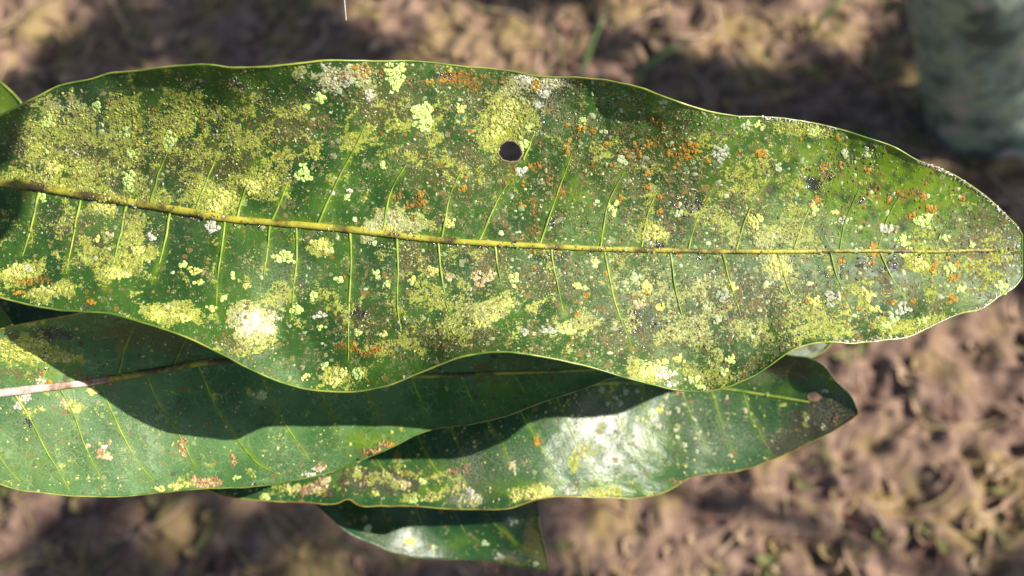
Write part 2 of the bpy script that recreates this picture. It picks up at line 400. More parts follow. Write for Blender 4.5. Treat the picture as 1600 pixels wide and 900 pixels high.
def build_midrib(L, mat, parent, xa, xb, ra, rb, n=160, lift=0.15, flat=0.75):
    L.rib = ([xa, xb], [ra, rb]); x = np.linspace(xa, xb, n); y = L.ym(x)
    f = np.linspace(0, 1, n)
    r = 0.001 * (ra + (rb - ra) * f) * (0.9 + 0.2 * vnoise(x / 17, x * 0, 4))
    V, Q = tube(L.P(x, y, lift), r, 10, flat, L.frame(x, y)[2])
    return adopt(mesh_obj('midrib', V, Q, mat), parent)

def blobs(x, y, lst):
    out = np.zeros(np.shape(x))
    wx = 34 * (fbm(x / 38, y / 34, 201, 4) - .5); wy = 26 * (fbm(x / 38, y / 34, 207, 4) - .5)
    x = x + wx; y = y + wy
    for b in lst:
        cx, cy, rx, ry, s = b[:5]; a = math.radians(b[5]) if len(b) > 5 else 0.0
        dx = x - cx; dy = y - cy
        u = (dx * math.cos(a) + dy * math.sin(a)) / rx; v = (-dx * math.sin(a) + dy * math.cos(a)) / ry
        out = np.maximum(out, s * np.exp(-(u * u + v * v) * 0.9))
    return out

def build_grains(name, L, x, y, r, col, mat, parent, hgt=0.5, sides=6, lift=0.0):
    """Many small domes: r in picture-scale tenths of a leaf (px); col per grain."""
    n = len(x)
    if n == 0: return None
    a, b, nn = L.frame(x, y); mm = (D0 - L.z(x, y)) / F * 0.001
    if getattr(L, 'rib', None) is not None:
        rr_ = np.interp(x, *L.rib); dd = np.abs(y - L.ym(x)) * mm * 1000
        lift = lift + np.where(dd < rr_, 0.2 + 0.75 * np.sqrt(np.clip(rr_ ** 2 - dd ** 2, 0, 9)), 0)
    P = L.P(x, y, lift)
    th = np.linspace(0, 2 * math.pi, sides, endpoint=False)[None] + rng.uniform(0, 6.28, (n, 1))
    rr = (r * mm)[:, None] * rng.uniform(0.65, 1.3, (n, sides))
    asp = rng.uniform(0.75, 1.3, (n, 1))
    ring = P[:, None] + (rr * np.cos(th) * asp)[..., None] * a[:, None] + (rr * np.sin(th) / asp)[..., None] * b[:, None] - (0.05 * r * mm)[:, None, None] * nn[:, None]
    inner = P[:, None] + 0.55 * ((rr * np.cos(th) * asp)[..., None] * a[:, None] + (rr * np.sin(th) / asp)[..., None] * b[:, None]) + (hgt * 0.8 * r * mm)[:, None, None] * nn[:, None]
    top = P + (hgt * r * mm * rng.uniform(0.8, 1.2, n))[:, None] * nn
    V = np.concatenate([ring, inner, top[:, None]], 1)
    k = 2 * sides + 1; base = (np.arange(n) * k)[:, None, None]
    j = np.arange(sides); j1 = (j + 1) % sides
    tri = np.concatenate([np.stack([j, j1, sides + j1], -1), np.stack([j, sides + j1, sides + j], -1), np.stack([sides + j, sides + j1, np.full(sides, 2 * sides)], -1)])
    Fc = (base + tri[None]).reshape(-1, 3)
    cc = np.repeat(col[:, None], k, 1).reshape(-1, 3)
    o = mesh_obj(name, V.reshape(-1, 3), Fc, mat, None, True, cc)
    tag(o, kind='stuff')
    return adopt(o, parent)

def scatter(L, n, dens, box=None):
    x0, x1 = box[:2] if box else (max(L.x0, -40), min(L.x1, 1640))
    x = rng.uniform(x0, x1, n)
    y = L.yu(x) + (L.yl(x) - L.yu(x)) * rng.uniform(0, 1, n)
    w = (L.yl(x) - L.yu(x)) / 430.0
    ok = (rng.uniform(0, 1, n) < dens(x, y) * w) & L.inside(x, y, 1.5)
    return x[ok], y[ok]

def cvar(n, a, b, j=0.12):
    f = rng.uniform(0, 1, (n, 1)); c = np.array(a) * (1 - f) + np.array(b) * f
    return np.clip(c * (1 + rng.normal(0, j, (n, 1))), 0.002, 0.85)

def build_patch(L, parent, cx, cy, rx, ry, ca, cb, lobe=3.6, name='lichen_or_glint_patch', mat=None, seed=0, ring=False):
    """One lobed thallus or painted glint: overlapping little lobes with upturned rims."""
    g = np.random.default_rng(seed * 77 + 5)
    n = max(6, int(3.4 * rx * ry / (lobe * lobe)))
    ang = g.uniform(0, 6.283, n); rad = np.sqrt(g.uniform(0.15 if ring else 0, 1, n))
    k = 1 + 0.28 * np.sin(3 * ang + seed) + 0.2 * np.sin(5 * ang + 2 * seed)
    x = cx + rx * rad * k * np.cos(ang); y = cy + ry * rad * k * np.sin(ang)
    ok = L.inside(x, y, 0.5); x, y, rad = x[ok], y[ok], rad[ok]; n = len(x)
    if n == 0: return
    a, b, nn = L.frame(x, y); P = L.P(x, y, 0)
    mm = (D0 - L.z(x, y)) / F * 0.001
    s = 7; th = np.linspace(0, 6.283, s, endpoint=False)[None] + g.uniform(0, 6.28, (n, 1))
    r = (lobe * g.uniform(0.55, 1.25, n) * mm)[:, None] * g.uniform(0.7, 1.25, (n, s))
    h = (0.25 + 1.1 * g.uniform(0, 1, n) * (1 - 0.5 * rad)) * mm * lobe * 0.17
    tx = g.normal(0, 0.07, (n, 1)); ty = g.normal(0, 0.07, (n, 1))
    def ringv(f, hz):
        cu = r * f * np.cos(th); cv = r * f * np.sin(th)
        return P[:, None] + cu[..., None] * a[:, None] + cv[..., None] * b[:, None] + (hz[:, None] + cu * tx + cv * ty)[..., None] * nn[:, None]
    o0 = ringv(1.0, h * 0.1 - 0.3 * mm); o1 = ringv(1.02, h); o2 = ringv(0.55, h * 0.82); c0 = (P + (h * 0.75)[:, None] * nn)[:, None]
    V = np.concatenate([o0, o1, o2, c0], 1); kk = 3 * s + 1
    j = np.arange(s); j1 = (j + 1) % s
    tri = []
    for q in range(2):
        A, B = q * s, (q + 1) * s
        tri += [np.stack([A + j, A + j1, B + j1], -1), np.stack([A + j, B + j1, B + j], -1)]
    tri.append(np.stack([2 * s + j, 2 * s + j1, np.full(s, 3 * s)], -1)); tri = np.concatenate(tri)
    Fc = ((np.arange(n) * kk)[:, None, None] + tri[None]).reshape(-1, 3)
    f = g.uniform(0, 1, (n, 1)); col = np.array(ca) * (1 - f) + np.array(cb) * f
    o = mesh_obj(name, V.reshape(-1, 3), Fc, mat or M_foli, None, True, np.repeat(col[:, None], kk, 1).reshape(-1, 3))
    return adopt(o, parent)

YEL_A, YEL_B = (0.42, 0.46, 0.075), (0.58, 0.58, 0.17)
FOL_A, FOL_B = (0.44, 0.62, 0.14), (0.56, 0.70, 0.24)
PALE_A, PALE_B = (0.34, 0.44, 0.20), (0.48, 0.54, 0.30)
ORA_A, ORA_B = (0.30, 0.165, 0.014), (0.42, 0.255, 0.03)
TAN_A, TAN_B = (0.40, 0.33, 0.16), (0.56, 0.50, 0.30)
BRO_A, BRO_B = (0.13, 0.10, 0.04), (0.24, 0.19, 0.08)
WHI_A, WHI_B = (0.44, 0.43, 0.34), (0.60, 0.58, 0.50)

#@@GROUND
# ------------------------------------------------------------------ ground
def ground_height(x, y):
    f1, f2 = worley((x * .8 + y * .6) / 0.060 + 0.9 * fbm(x / .05, y / .05, 3, 2), (y * .8 - x * .6) / 0.042 + 0.9 * fbm(x / .05, y / .05, 4, 2), 11)
    g1, g2 = worley(x / 0.024, y / 0.021, 23)
    clod = np.clip(1 - f1 * 1.05, 0, 1) ** 0.8
    amp = 0.5 + 0.5 * np.clip((fbm(x / 0.4, y / 0.4, 31, 2) - 0.3) * 2.5, 0, 1)
    far = np.clip(1.6 - np.hypot(x, y - 0.5) / 2.5, 0, 1)
    return far * (amp * (0.034 * clod + 0.009 * np.clip(1 - g1, 0, 1)) + 0.012 * (fbm(x / .012, y / .012, 41, 3) - .5)) + 0.02 * (fbm(x / 0.6, y / 0.6, 51, 2) - .5)
def axis(c, half, n, far):
    a = np.linspace(c - half, c + half, n); e = half * (1.22 ** np.arange(1, 24)); e = e[e < far]
    return np.r_[c - e[::-1], a, c + e]
gx = axis(0.0, 0.95, 330, 80.0); gy = axis(0.56, 0.75, 280, 80.0)
GX, GY = np.meshgrid(gx, gy, indexing='ij'); GZ = ground_height(GX, GY)
i = np.arange(len(gx) - 1)[:, None] * len(gy) + np.arange(len(gy) - 1)[None]
GQ = np.stack([i, i + len(gy), i + len(gy) + 1, i + 1], -1).reshape(-1, 4)
m, nt, bs = new_mat('red_brown_soil')
co = node(nt, 'ShaderNodeTexCoord').outputs['Object']
n1 = noise(nt, co, 5.0, 5); n2 = noise(nt, co, 38.0, 5, 0.65); n3 = noise(nt, co, 11.0, 4)
c = mixc(nt, ramp(nt, n2, 0.34, 0.66), (0.13, 0.082, 0.066), (0.29, 0.19, 0.14))
c = mixc(nt, math_n(nt, 'MULTIPLY', ramp(nt, n3, 0.46, 0.62), 0.7), c, (0.29, 0.21, 0.085))
c = mixc(nt, math_n(nt, 'MULTIPLY', ramp(nt, n1, 0.54, 0.72), 0.35), c, (0.11, 0.115, 0.04))
nt.links.new(c, bs.inputs['Base Color']); bs.inputs['Roughness'].default_value = 0.95; bs.inputs['Specular IOR Level'].default_value = 0.15
bp = node(nt, 'ShaderNodeBump'); bp.inputs['Strength'].default_value = 0.6; bp.inputs['Distance'].default_value = 0.006
nt.links.new(n2, bp.inputs['Height']); nt.links.new(bp.outputs[0], bs.inputs['Normal'])
g = mesh_obj('ground', np.stack([GX, GY, GZ], -1).reshape(-1, 3), GQ, m)
tag(g, 'red brown soil broken into dry clods', 'ground', kind='structure')

# dry litter: curled leaf scraps and straw lying on the soil
M_litter = tint_material('dry_litter_scraps', 0.85, 0.2, 220, 0.3)
n = 2000
pp = on_ground(rng.uniform(-150, 1750, n), rng.uniform(-150, 1050, n))
V = []; Fq = []; Cc = []; base = 0
for k in range(n):
    x0, y0 = pp[k, 0], pp[k, 1]; a = rng.uniform(0, 6.28)
    straw = k % 3 != 0
    ln = rng.uniform(0.02, 0.07) if straw else rng.uniform(0.012, 0.035); wd = rng.uniform(0.0008, 0.0018) if straw else rng.uniform(0.005, 0.012)
    if straw and y0 > 0.62: ln *= 1.7; wd *= 1.7
    curl = rng.normal(0, 0.4); lift = rng.uniform(0.002, 0.010)
    s = np.linspace(-1, 1, 5); cx = x0 + np.cos(a) * s * ln / 2 - np.sin(a) * curl * (s * s) * ln / 3; cy = y0 + np.sin(a) * s * ln / 2 + np.cos(a) * curl * (s * s) * ln / 3
    cz = ground_height(cx, cy).max() * 0.5 + ground_height(cx, cy) * 0.5 + lift * (0.4 + 0.6 * s * s)
    w = wd * (1 - 0.8 * s * s if not straw else 1 - 0.3 * s * s)
    for q in (-1, 0, 1):
        V.append(np.stack([cx - np.sin(a) * w * q, cy + np.cos(a) * w * q, cz - (1 - abs(q)) * wd * 0.6], -1))
    b = base
    for t in range(4):
        Fq += [[b + t, b + t + 1, b + 5 + t + 1, b + 5 + t], [b + 5 + t, b + 5 + t + 1, b + 10 + t + 1, b + 10 + t]]
    cc = [(0.30, 0.19, 0.13), (0.34, 0.25, 0.12), (0.20, 0.11, 0.08), (0.42, 0.30, 0.20), (0.16, 0.17, 0.06)][rng.integers(0, 5)]
    Cc += [cc] * 15; base += 15
o = mesh_obj('leaf_litter', np.concatenate(V), Fq, M_litter, None, True, np.array(Cc))
tag(o, 'dry straw and curled leaf scraps scattered over the soil', 'litter', kind='stuff')

# single grass blades that can be picked out
M_grass = two_tone('green_grass_blade', (0.07, 0.14, 0.035), (0.13, 0.22, 0.06), 40, 0.5, 0.4)
M_straw = two_tone('straw_blade', (0.34, 0.20, 0.14), (0.50, 0.34, 0.22), 60, 0.7, 0.3)
def blade(p0, p1, h0, h1, w, mat, label, bow=0.02):
    A = on_ground(np.array([p0[0]]), np.array([p0[1]]), h0)[0]; B = on_ground(np.array([p1[0]]), np.array([p1[1]]), h1)[0]
    s = np.linspace(0, 1, 14); P = A[None] * (1 - s)[:, None] + B[None] * s[:, None]; P[:, 2] += bow * np.sin(s * 3.14)
    T = (B - A) / np.linalg.norm(B - A); side = np.cross(T, [0, 0, 1]); side /= np.linalg.norm(side)
    wv = w * np.sin(np.clip(s * 0.92 + 0.08, 0, 1) * 3.14) ** 0.5 * (1 - 0.55 * s)
    V = np.concatenate([P - side * wv[:, None], P + np.array([0, 0, -0.35]) * wv[:, None], P + side * wv[:, None]])
    Q = [[q * 14 + t, q * 14 + t + 1, q * 14 + 15 + t, q * 14 + 14 + t] for q in range(2) for t in range(13)]
    o = mesh_obj('grass_blade', V - A, Q, mat); o.location = A
    sm = o.modifiers.new('thickness', 'SOLIDIFY'); sm.thickness = 0.0006
    tag(o, label, 'grass')
blade((985, 128), (1098, 58), 0.012, 0.06, 0.0050, M_grass, 'green grass blade leaning away behind the largest leaf')
blade((905, 125), (950, 20), 0.012, 0.05, 0.0045, M_grass, 'faded green grass blade beside a bent straw')
blade((1250, 75), (1340, -25), 0.012, 0.06, 0.0050, M_grass, 'green grass blade near the tree trunk')
blade((1240, 15), (1232, -40), 0.012, 0.04, 0.0060, M_grass, 'short broad green grass blade at the litter patch')
blade((1045, 20), (968, 62), 0.02, 0.03, 0.0040, M_straw, 'pink tan straw lying across another straw')
blade((1012, 108), (968, 58), 0.02, 0.03, 0.0045, M_straw, 'bent tan straw crossing the green grass blade')
blade((1530, 330), (1610, 300), 0.01, 0.05, 0.0030, M_straw, 'fine dry straw at the foot of the tree trunk')
blade((1545, 300), (1612, 345), 0.01, 0.05, 0.0030, M_straw, 'second fine dry straw crossing the first by the trunk foot')
blade((1575, 245), (1612, 190), 0.01, 0.06, 0.0045, M_straw, 'golden dry grass stem leaning on the trunk foot')
blade((205, 60), (165, -20), 0.01, 0.05, 0.0040, M_straw, 'dull dry grass stem in the shade behind the largest leaf')

# ------------------------------------------------------------------ mango tree behind: trunk in view, limbs and crown out of frame casting dappled shade
tb = on_ground(np.array([1540.0]), np.array([190.0]))[0]
tree = thing('mango_tree', tb.tolist(), 'grey green lichen covered tree trunk standing on the soil', 'tree')
m, nt, bs = new_mat('lichen_bark')
co = node(nt, 'ShaderNodeTexCoord').outputs['Object']
n1 = noise(nt, co, 24.0, 6, 0.6); n2 = noise(nt, co, 60.0, 5, 0.6)
c = mixc(nt, ramp(nt, n2, 0.35, 0.65), (0.14, 0.20, 0.165), (0.34, 0.43, 0.35))
c = mixc(nt, math_n(nt, 'MULTIPLY', ramp(nt, noise(nt, co, 15.0, 5), 0.50, 0.62), 0.8), c, (0.05, 0.06, 0.05))
c = mixc(nt, math_n(nt, 'MULTIPLY', ramp(nt, n1, 0.48, 0.62), 0.8), c, (0.36, 0.42, 0.27))
c = mixc(nt, math_n(nt, 'MULTIPLY', ramp(nt, noise(nt, co, 11.0, 5), 0.55, 0.63), 0.85), c, (0.55, 0.46, 0.40))
nt.links.new(c, bs.inputs['Base Color']); bs.inputs['Roughness'].default_value = 0.9
bp = node(nt, 'ShaderNodeBump'); bp.inputs['Strength'].default_value = 0.8; bp.inputs['Distance'].default_value = 0.008
nt.links.new(n2, bp.inputs['Height']); nt.links.new(bp.outputs[0], bs.inputs['Normal'])
def cam_pt(px, py, d): return to_world([(px - 800) / F * d, -(py - 450) / F * d, -d])
top = cam_pt(1505, -190, 0.80)
ax = (top - tb); ax /= np.linalg.norm(ax)
s = np.linspace(-0.05, 1.0, 40); P = tb + ax * s[:, None]
rad = 0.066 + 0.024 * np.exp(-np.clip(s, 0, 9) / 0.05) + 0.004 * np.sin(s * 9)
V, Q = tube(P, rad, 40, 1.0, np.broadcast_to(np.array([0.0, -1.0, 0.2]), P.shape))
ang = np.tile(np.arange(40) / 40 * 6.283, 40); ss = np.repeat(s, 40)
Cn = np.repeat(P, 40, 0); V = Cn + (V - Cn) * (1 + 0.12 * (fbm(ang * 1.2, ss * 7, 61, 3) - .5) + 0.10 * (vnoise(np.cos(ang) * 2, np.sin(ang) * 2 + ss * 2, 62) - .5))[:, None]
adopt(mesh_obj('trunk', V, Q, m), tree)
fork = P[-1]
# crown leaves stand between the sun and the ground patches that lie in shade
LIT = [(797, 237, 120, 80), (1300, 720, 330, 260), (1050, 860, 160, 110), (740, 75, 150, 22), (600, 30, 70, 30), (20, 40, 60, 70), (1080, 70, 90, 40), (1260, 20, 80, 30),
       (150, 850, 45, 20), (920, 820, 60, 60), (1480, 560, 110, 90), (30, 500, 60, 50)]
tx = rng.uniform(-350, 1850, 2600); ty = rng.uniform(-350, 1150, 2600)
inl = np.zeros(2600, bool)
for a, b, c_, d in LIT: inl |= ((tx - a) / (c_ + 35)) ** 2 + ((ty - b) / (d + 35)) ** 2 < 1
tx, ty = tx[~inl], ty[~inl]
thin = np.where((tx < 1000) & (ty > 700), 0.20, np.where(ty < 330, 0.62, 0.55)); kp = rng.uniform(0, 1, len(tx)) < thin; tx, ty = tx[kp], ty[kp]
GP = on_ground(tx, ty); tt = np.where((tx < 1000) & (ty > 700), rng.uniform(4.0, 6.0, len(tx)), rng.uniform(2.8, 5.0, len(tx))); LP = GP + SUN * tt[:, None]
def off_cluster(P, gap):             # nothing of the crown stands between the sun and the lichened leaves
    q = at(np.tile(np.linspace(-200, 1600, 19), 4), np.repeat([100, 350, 600, 850], 19), -20)
    A = P - (P @ SUN)[:, None] * SUN; B = q - (q @ SUN)[:, None] * SUN
    return np.linalg.norm(A[:, None] - B[None], axis=2).min(1) > gap
LP = LP[off_cluster(LP, 0.16)]
V = []; Fq = []; base = 0
for k in range(len(LP)):
    ln = rng.uniform(0.13, 0.20); wd = rng.uniform(0.022, 0.032); 
    u = np.array([rng.normal(), rng.normal(), -0.5 * abs(rng.normal())]); u /= np.linalg.norm(u)
    nn = SUN * 0.8 + rng.normal(0, 0.5, 3); vv = np.cross(nn, u); vv /= np.linalg.norm(vv); nn = np.cross(u, vv)
    s = np.linspace(-1, 1, 7); w = wd * np.sqrt(np.clip(1 - s ** 2, 0, 1)) * (1 - 0.15 * s)
    mid = LP[k] + u * (s * ln / 2)[:, None] - nn * (0.02 * s ** 2)[:, None]
    V += [mid + vv * w[:, None] + nn * (0.25 * w)[:, None], mid, mid - vv * w[:, None] + nn * (0.25 * w)[:, None]]
    for t in range(6):
        Fq += [[base + t, base + t + 1, base + 8 + t, base + 7 + t], [base + 7 + t, base + 8 + t, base + 15 + t, base + 14 + t]]
    base += 21
M_crown = two_tone('crown_leaf', (0.03, 0.10, 0.025), (0.05, 0.14, 0.03), 14, 0.45, 0.5)
adopt(tag(mesh_obj('crown', np.concatenate(V), Fq, M_crown), kind='stuff'), tree)
cen = LP.mean(0)
for k in range(7):
    e = LP[rng.integers(0, len(LP))]; s = np.linspace(0, 1, 20)[:, None]
    Q0 = fork * (1 - s) + e * s; Q0[:, 2] += 0.25 * np.sin(s[:, 0] * 3.14)
    Q0[:, 0] += 0.25 * np.sin(s[:, 0] * 3.14)
    if not off_cluster(Q0[2:], 0.07).all(): continue
    V, Q = tube(Q0, 0.030 * (1 - 0.8 * s[:, 0]), 10)
    adopt(mesh_obj('limb', V, Q, m), tree)

#@@LEAF1
# ------------------------------------------------------------------ the largest leaf, crusted with lichen
up1 = [(-175, 276), (-120, 246), (-60, 212), (-20, 192), (0, 181), (30, 165), (60, 150), (87, 136), (140, 124), (175, 114), (217, 111), (250, 106), (287, 102), (337, 102), (357, 105), (400, 105), (450, 101), (500, 95), (575, 95), (650, 96), (687, 99), (725, 104), (775, 108), (800, 112), (837, 119), (900, 121), (950, 126), (1000, 137), (1037, 151), (1075, 164), (1112, 175), (1150, 181), (1200, 183), (1237, 187), (1300, 199), (1350, 214), (1395, 229), (1437, 252), (1475, 266), (1512, 287), (1550, 315), (1575, 340), (1590, 356), (1597, 368)]
lo1 = [(-175, 286), (-120, 360), (-60, 432), (-20, 458), (0, 465), (25, 471), (50, 477), (90, 484), (130, 487), (175, 491), (212, 501), (262, 516), (300, 531), (350, 555), (400, 581), (450, 601), (480, 608), (520, 612), (560, 611), (600, 604), (650, 585), (690, 569), (720, 558), (750, 552), (780, 550), (820, 553), (870, 562), (920, 573), (960, 585), (1000, 596), (1040, 606), (1070, 611), (1100, 612), (1127, 608), (1161, 595), (1196, 576), (1228, 553), (1250, 542), (1287, 535), (1337, 536), (1375, 532), (1425, 524), (1450, 512), (1475, 500), (1500, 490), (1537, 480), (1562, 462), (1590, 442), (1597, 432)]
mid1 = [(-175, 281), (-20, 282), (0, 285), (60, 292), (120, 303), (180, 312), (240, 322), (300, 332), (360, 342), (430, 348), (500, 354), (570, 361), (640, 370), (700, 376), (760, 380), (840, 384), (920, 388), (1000, 390), (1080, 392), (1150, 393), (1230, 393), (1320, 392), (1400, 392), (1460, 393), (1530, 391), (1597, 392)]
za1 = [(-175, -4), (0, 0), (200, 2), (400, 3), (700, 0), (1000, -5), (1300, -12), (1600, -21)]
hu1 = [(-175, 2), (0, 7), (150, 9), (300, 16), (470, 16), (600, 9), (800, 3), (900, 8), (1050, 15.5), (1180, 9), (1300, 7), (1400, 9), (1500, 5), (1600, 0)]
hl1 = [(-175, 2), (0, 7), (180, 11), (330, 10), (420, 7), (520, 4), (620, 10), (770, 19), (900, 14), (1050, 8), (1150, 10), (1260, 11), (1400, 9), (1500, 6), (1600, 0)]
def extra1(x, y, t):
    e = -2.6 * np.tanh((x - 412) / 26.0) * np.exp(-((x - 412) / 75.0) ** 2 - ((y - 508) / 42.0) ** 2)
    e = e - 2.4 * np.tanh((x - 1042) / 30.0) * np.exp(-((x - 1042) / 80.0) ** 2 - ((y - 588) / 36.0) ** 2)
    e = e - 1.5 * np.tanh((x - 840) / 40.0) * np.exp(-((x - 840) / 90.0) ** 2 - ((y - 130) / 50.0) ** 2)
    return e - 1.2 * np.tanh((x - 430) / 50.0) * np.exp(-((x - 430) / 110.0) ** 2 - ((y - 430) / 60.0) ** 2)
L1 = Leaf(up1, mid1, lo1, za1, hu1, hl1, pu=2.3, seed=3, extra=extra1, holes=[(797, 237, 17, 17)])
leaf1 = thing('mango_leaf', L1.P(np.array([-172.0]), np.array([281.0]))[0].tolist(), 'largest leaf, green and thickly crusted with yellow lichen, with one round hole', 'leaf')
veins1 = [[(235, 318), (250, 265), (268, 225)], [(305, 330), (322, 285), (340, 240)], [(370, 340), (385, 290), (400, 250)], [(425, 345), (440, 310), (450, 285)], [(497, 350), (530, 275), (560, 220), (577, 178)], [(597, 362), (615, 290), (634, 258)], [(690, 372), (705, 300), (722, 262)], [(748, 378), (785, 300), (808, 268)], [(818, 250), (838, 200)], [(843, 382), (868, 310), (892, 245)], [(938, 385), (950, 320), (975, 268)], [(1003, 388), (1010, 340), (1028, 295)], [(1075, 390), (1090, 340), (1118, 290)], [(1150, 392), (1170, 330), (1205, 275), (1236, 232)], [(1240, 392), (1262, 330), (1300, 262)], [(1312, 392), (1318, 355), (1345, 290)], [(1370, 392), (1385, 345), (1415, 290)], [(1462, 392), (1468, 370), (1483, 343)],
          [(62, 295), (50, 350), (35, 400)], [(127, 306), (110, 390), (103, 428)], [(198, 316), (185, 380), (165, 450)], [(266, 328), (255, 390), (240, 437)], [(352, 342), (345, 400), (340, 440), (339, 500)], [(422, 350), (418, 390), (412, 430)], [(463, 352), (463, 410), (458, 450), (455, 495)], [(547, 360), (548, 420), (546, 460), (544, 562)], [(620, 368), (622, 430), (620, 470), (627, 518)], [(684, 376), (690, 430), (698, 475), (705, 502)], [(773, 382), (778, 420), (786, 455)], [(860, 386), (870, 440), (882, 492)], [(944, 390), (958, 460), (988, 545)], [(1046, 392), (1062, 480), (1092, 550)], [(1128, 393), (1140, 440), (1162, 505)], [(1215, 394), (1228, 440), (1250, 490)], [(1297, 394), (1308, 432), (1325, 470)], [(1375, 394), (1392, 430), (1415, 465)]]
def seg_dist(x, y, path):
    d = np.full(x.shape, 1e9)
    for (a, b), (c_, e) in zip(path[:-1], path[1:]):
        vx, vy = c_ - a, e - b; t = np.clip(((x - a) * vx + (y - b) * vy) / (vx * vx + vy * vy), 0, 1)
        d = np.minimum(d, np.hypot(x - a - t * vx, y - b - t * vy))
    return d
YEL1 = [(250, 230, 200, 80, .42), (480, 250, 90, 50, .40), (720, 220, 80, 60, .42), (150, 370, 130, 60, .36), (1080, 460, 220, 90, .36), (700, 470, 200, 60, .36), (1330, 480, 150, 60, .42), (430, 470, 80, 50, .35), (1150, 300, 150, 70, .34), (100, 190, 80, 45, .75), (70, 235, 40, 40, .7), (190, 180, 70, 45, .62), (300, 195, 75, 40, .62), (360, 165, 60, 30, .5), (400, 230, 60, 35, .5), (110, 262, 70, 30, .7), (25, 275, 40, 12, .7, -8), (130, 298, 70, 10, .85, 9), (230, 315, 70, 9, .6, 9), (335, 312, 42, 30, 1), (402, 285, 33, 30, 1), (545, 222, 22, 40, .6), (620, 185, 50, 40, .45), (690, 165, 40, 20, .5), (795, 180, 42, 45, .95), (770, 215, 30, 25, .75), (850, 125, 55, 16, .85), (530, 122, 60, 22, .75), (162, 325, 25, 20, .9), (215, 365, 26, 45, .6), (190, 412, 50, 19, .95, -25), (255, 350, 60, 20, .4), (30, 428, 38, 20, 1, -10), (85, 455, 55, 12, .85, -15), (255, 490, 55, 14, .95, 8), (400, 505, 42, 28, 1), (320, 490, 40, 12, .55), (497, 383, 18, 13, .95), (765, 488, 62, 20, .95, -28), (715, 510, 55, 18, .8, -12), (830, 468, 45, 25, .5), (600, 352, 35, 22, .95), (655, 345, 60, 28, .6), (1020, 362, 36, 24, .85), (1200, 365, 60, 30, .75), (1120, 280, 40, 30, .5), (1130, 350, 60, 22, .5), (1215, 417, 30, 22, 1), (1000, 440, 80, 60, .42), (1100, 500, 100, 60, .45), (1250, 515, 130, 26, .65), (1420, 505, 90, 22, .7), (1440, 412, 30, 24, .9), (1450, 362, 30, 20, .6), (532, 588, 22, 14, .85), (565, 585, 14, 12, .7), (1010, 580, 32, 20, .75), (1100, 585, 60, 20, .55), (1250, 200, 70, 13, .7), (1050, 520, 60, 30, .5), (900, 510, 60, 30, .45), (1540, 400, 45, 50, .5), (620, 540, 80, 20, .4), (1140, 220, 60, 25, .4), (940, 230, 60, 40, .35), (480, 170, 60, 40, .35)]
FILM1 = [(150, 250, 150, 70, .6), (300, 260, 120, 50, .6), (70, 285, 40, 22, .75), (450, 200, 120, 70, .5), (600, 160, 120, 60, .5), (700, 260, 90, 70, .5), (648, 402, 28, 22, .9), (850, 440, 70, 30, .55), (565, 500, 60, 32, .6), (1000, 520, 130, 50, .5), (1000, 260, 120, 80, .4), (150, 390, 60, 30, .45), (100, 350, 40, 30, .5), (760, 405, 35, 28, .6), (1540, 390, 50, 60, .75), (1120, 330, 120, 60, .4), (380, 540, 80, 20, .4), (700, 530, 90, 22, .55), (1180, 470, 120, 50, .5), (40, 230, 30, 50, .7), (780, 160, 90, 50, .5)]
YG1 = [(1385, 275, 150, 85, 1.5), (1480, 340, 90, 60, .8), (1180, 250, 90, 60, .5), (1330, 360, 60, 25, .7), (900, 300, 30, 30, .8), (1230, 300, 50, 50, .35), (1500, 450, 60, 30, .5), (860, 330, 25, 30, .4), (1260, 225, 60, 30, .5), (1340, 393, 70, 8, 1), (110, 292, 12, 6, 1), (700, 382, 30, 6, .7)]
DUST_SHEEN1 = [(430, 430, 70, 40, .45), (700, 440, 180, 50, .25), (860, 160, 30, 40, .6), (200, 350, 120, 60, .25), (1100, 430, 200, 80, .3), (100, 200, 100, 60, .3)]  # the first blob paints a broad soft sheen
def masks1(x, y):
    g = blobs(x, y, YG1); vd = np.full(x.shape, 1e9)
    for v in veins1: vd = np.minimum(vd, seg_dist(x, y, v))
    g = np.maximum(g, 0.6 * np.exp(-((y - L1.ym(x)) / 11.0) ** 2))
    g = np.clip(np.maximum(g, 0.75 * np.exp(-(vd / 6.0) ** 2)), 0, 1)
    hd = np.hypot(x - 797, y - 237)
    sp = 0.42 + 0.42 * np.clip((x - 450) / 500, 0, 1) + 0.15 * blobs(x, y, FILM1)
    sp = np.clip(sp - 0.38 * np.clip(blobs(x, y, YG1), 0, 1), 0.1, 1)
    return np.stack([blobs(x, y, FILM1) * 0.85 + 0.12 + 0.9 * np.exp(-((hd - 18) / 4.0) ** 2), g, blobs(x, y, DUST_SHEEN1) * 0.7, sp], 1)

build_margin(L1, M_margin, leaf1, 0.22, lower_mat=M_margin)
rib1 = build_midrib(L1, M_midrib, leaf1, -174, 1560, 1.15, 0.45, 240, 0.25)
build_veins(L1, veins1, M_vein, rib1, 0.44)

def hole_rim(L, parent, mat):
    for hx, hy, ha, hb in L.holes:
        th = np.linspace(0, 2 * math.pi, 49); rr = (1 + 0.07 * np.sin(2 * th + 1) + 0.03 * np.sin(3 * th)) * (1.04 + 0.025 * np.sin(9 * th))
        x_, y_ = hx + ha * rr * np.cos(th), hy + hb * rr * np.sin(th)
        V, Q = tube(L.P(x_, y_, -0.08), 0.001 * 0.24, 7)
        adopt(mesh_obj('hole_rim', V, Q, mat), parent)
M_scar = two_tone('dried_hole_rim', (0.12, 0.085, 0.04), (0.30, 0.25, 0.12), 300, 0.8, 0.2, 0.4)
hole_rim(L1, leaf1, M_scar)
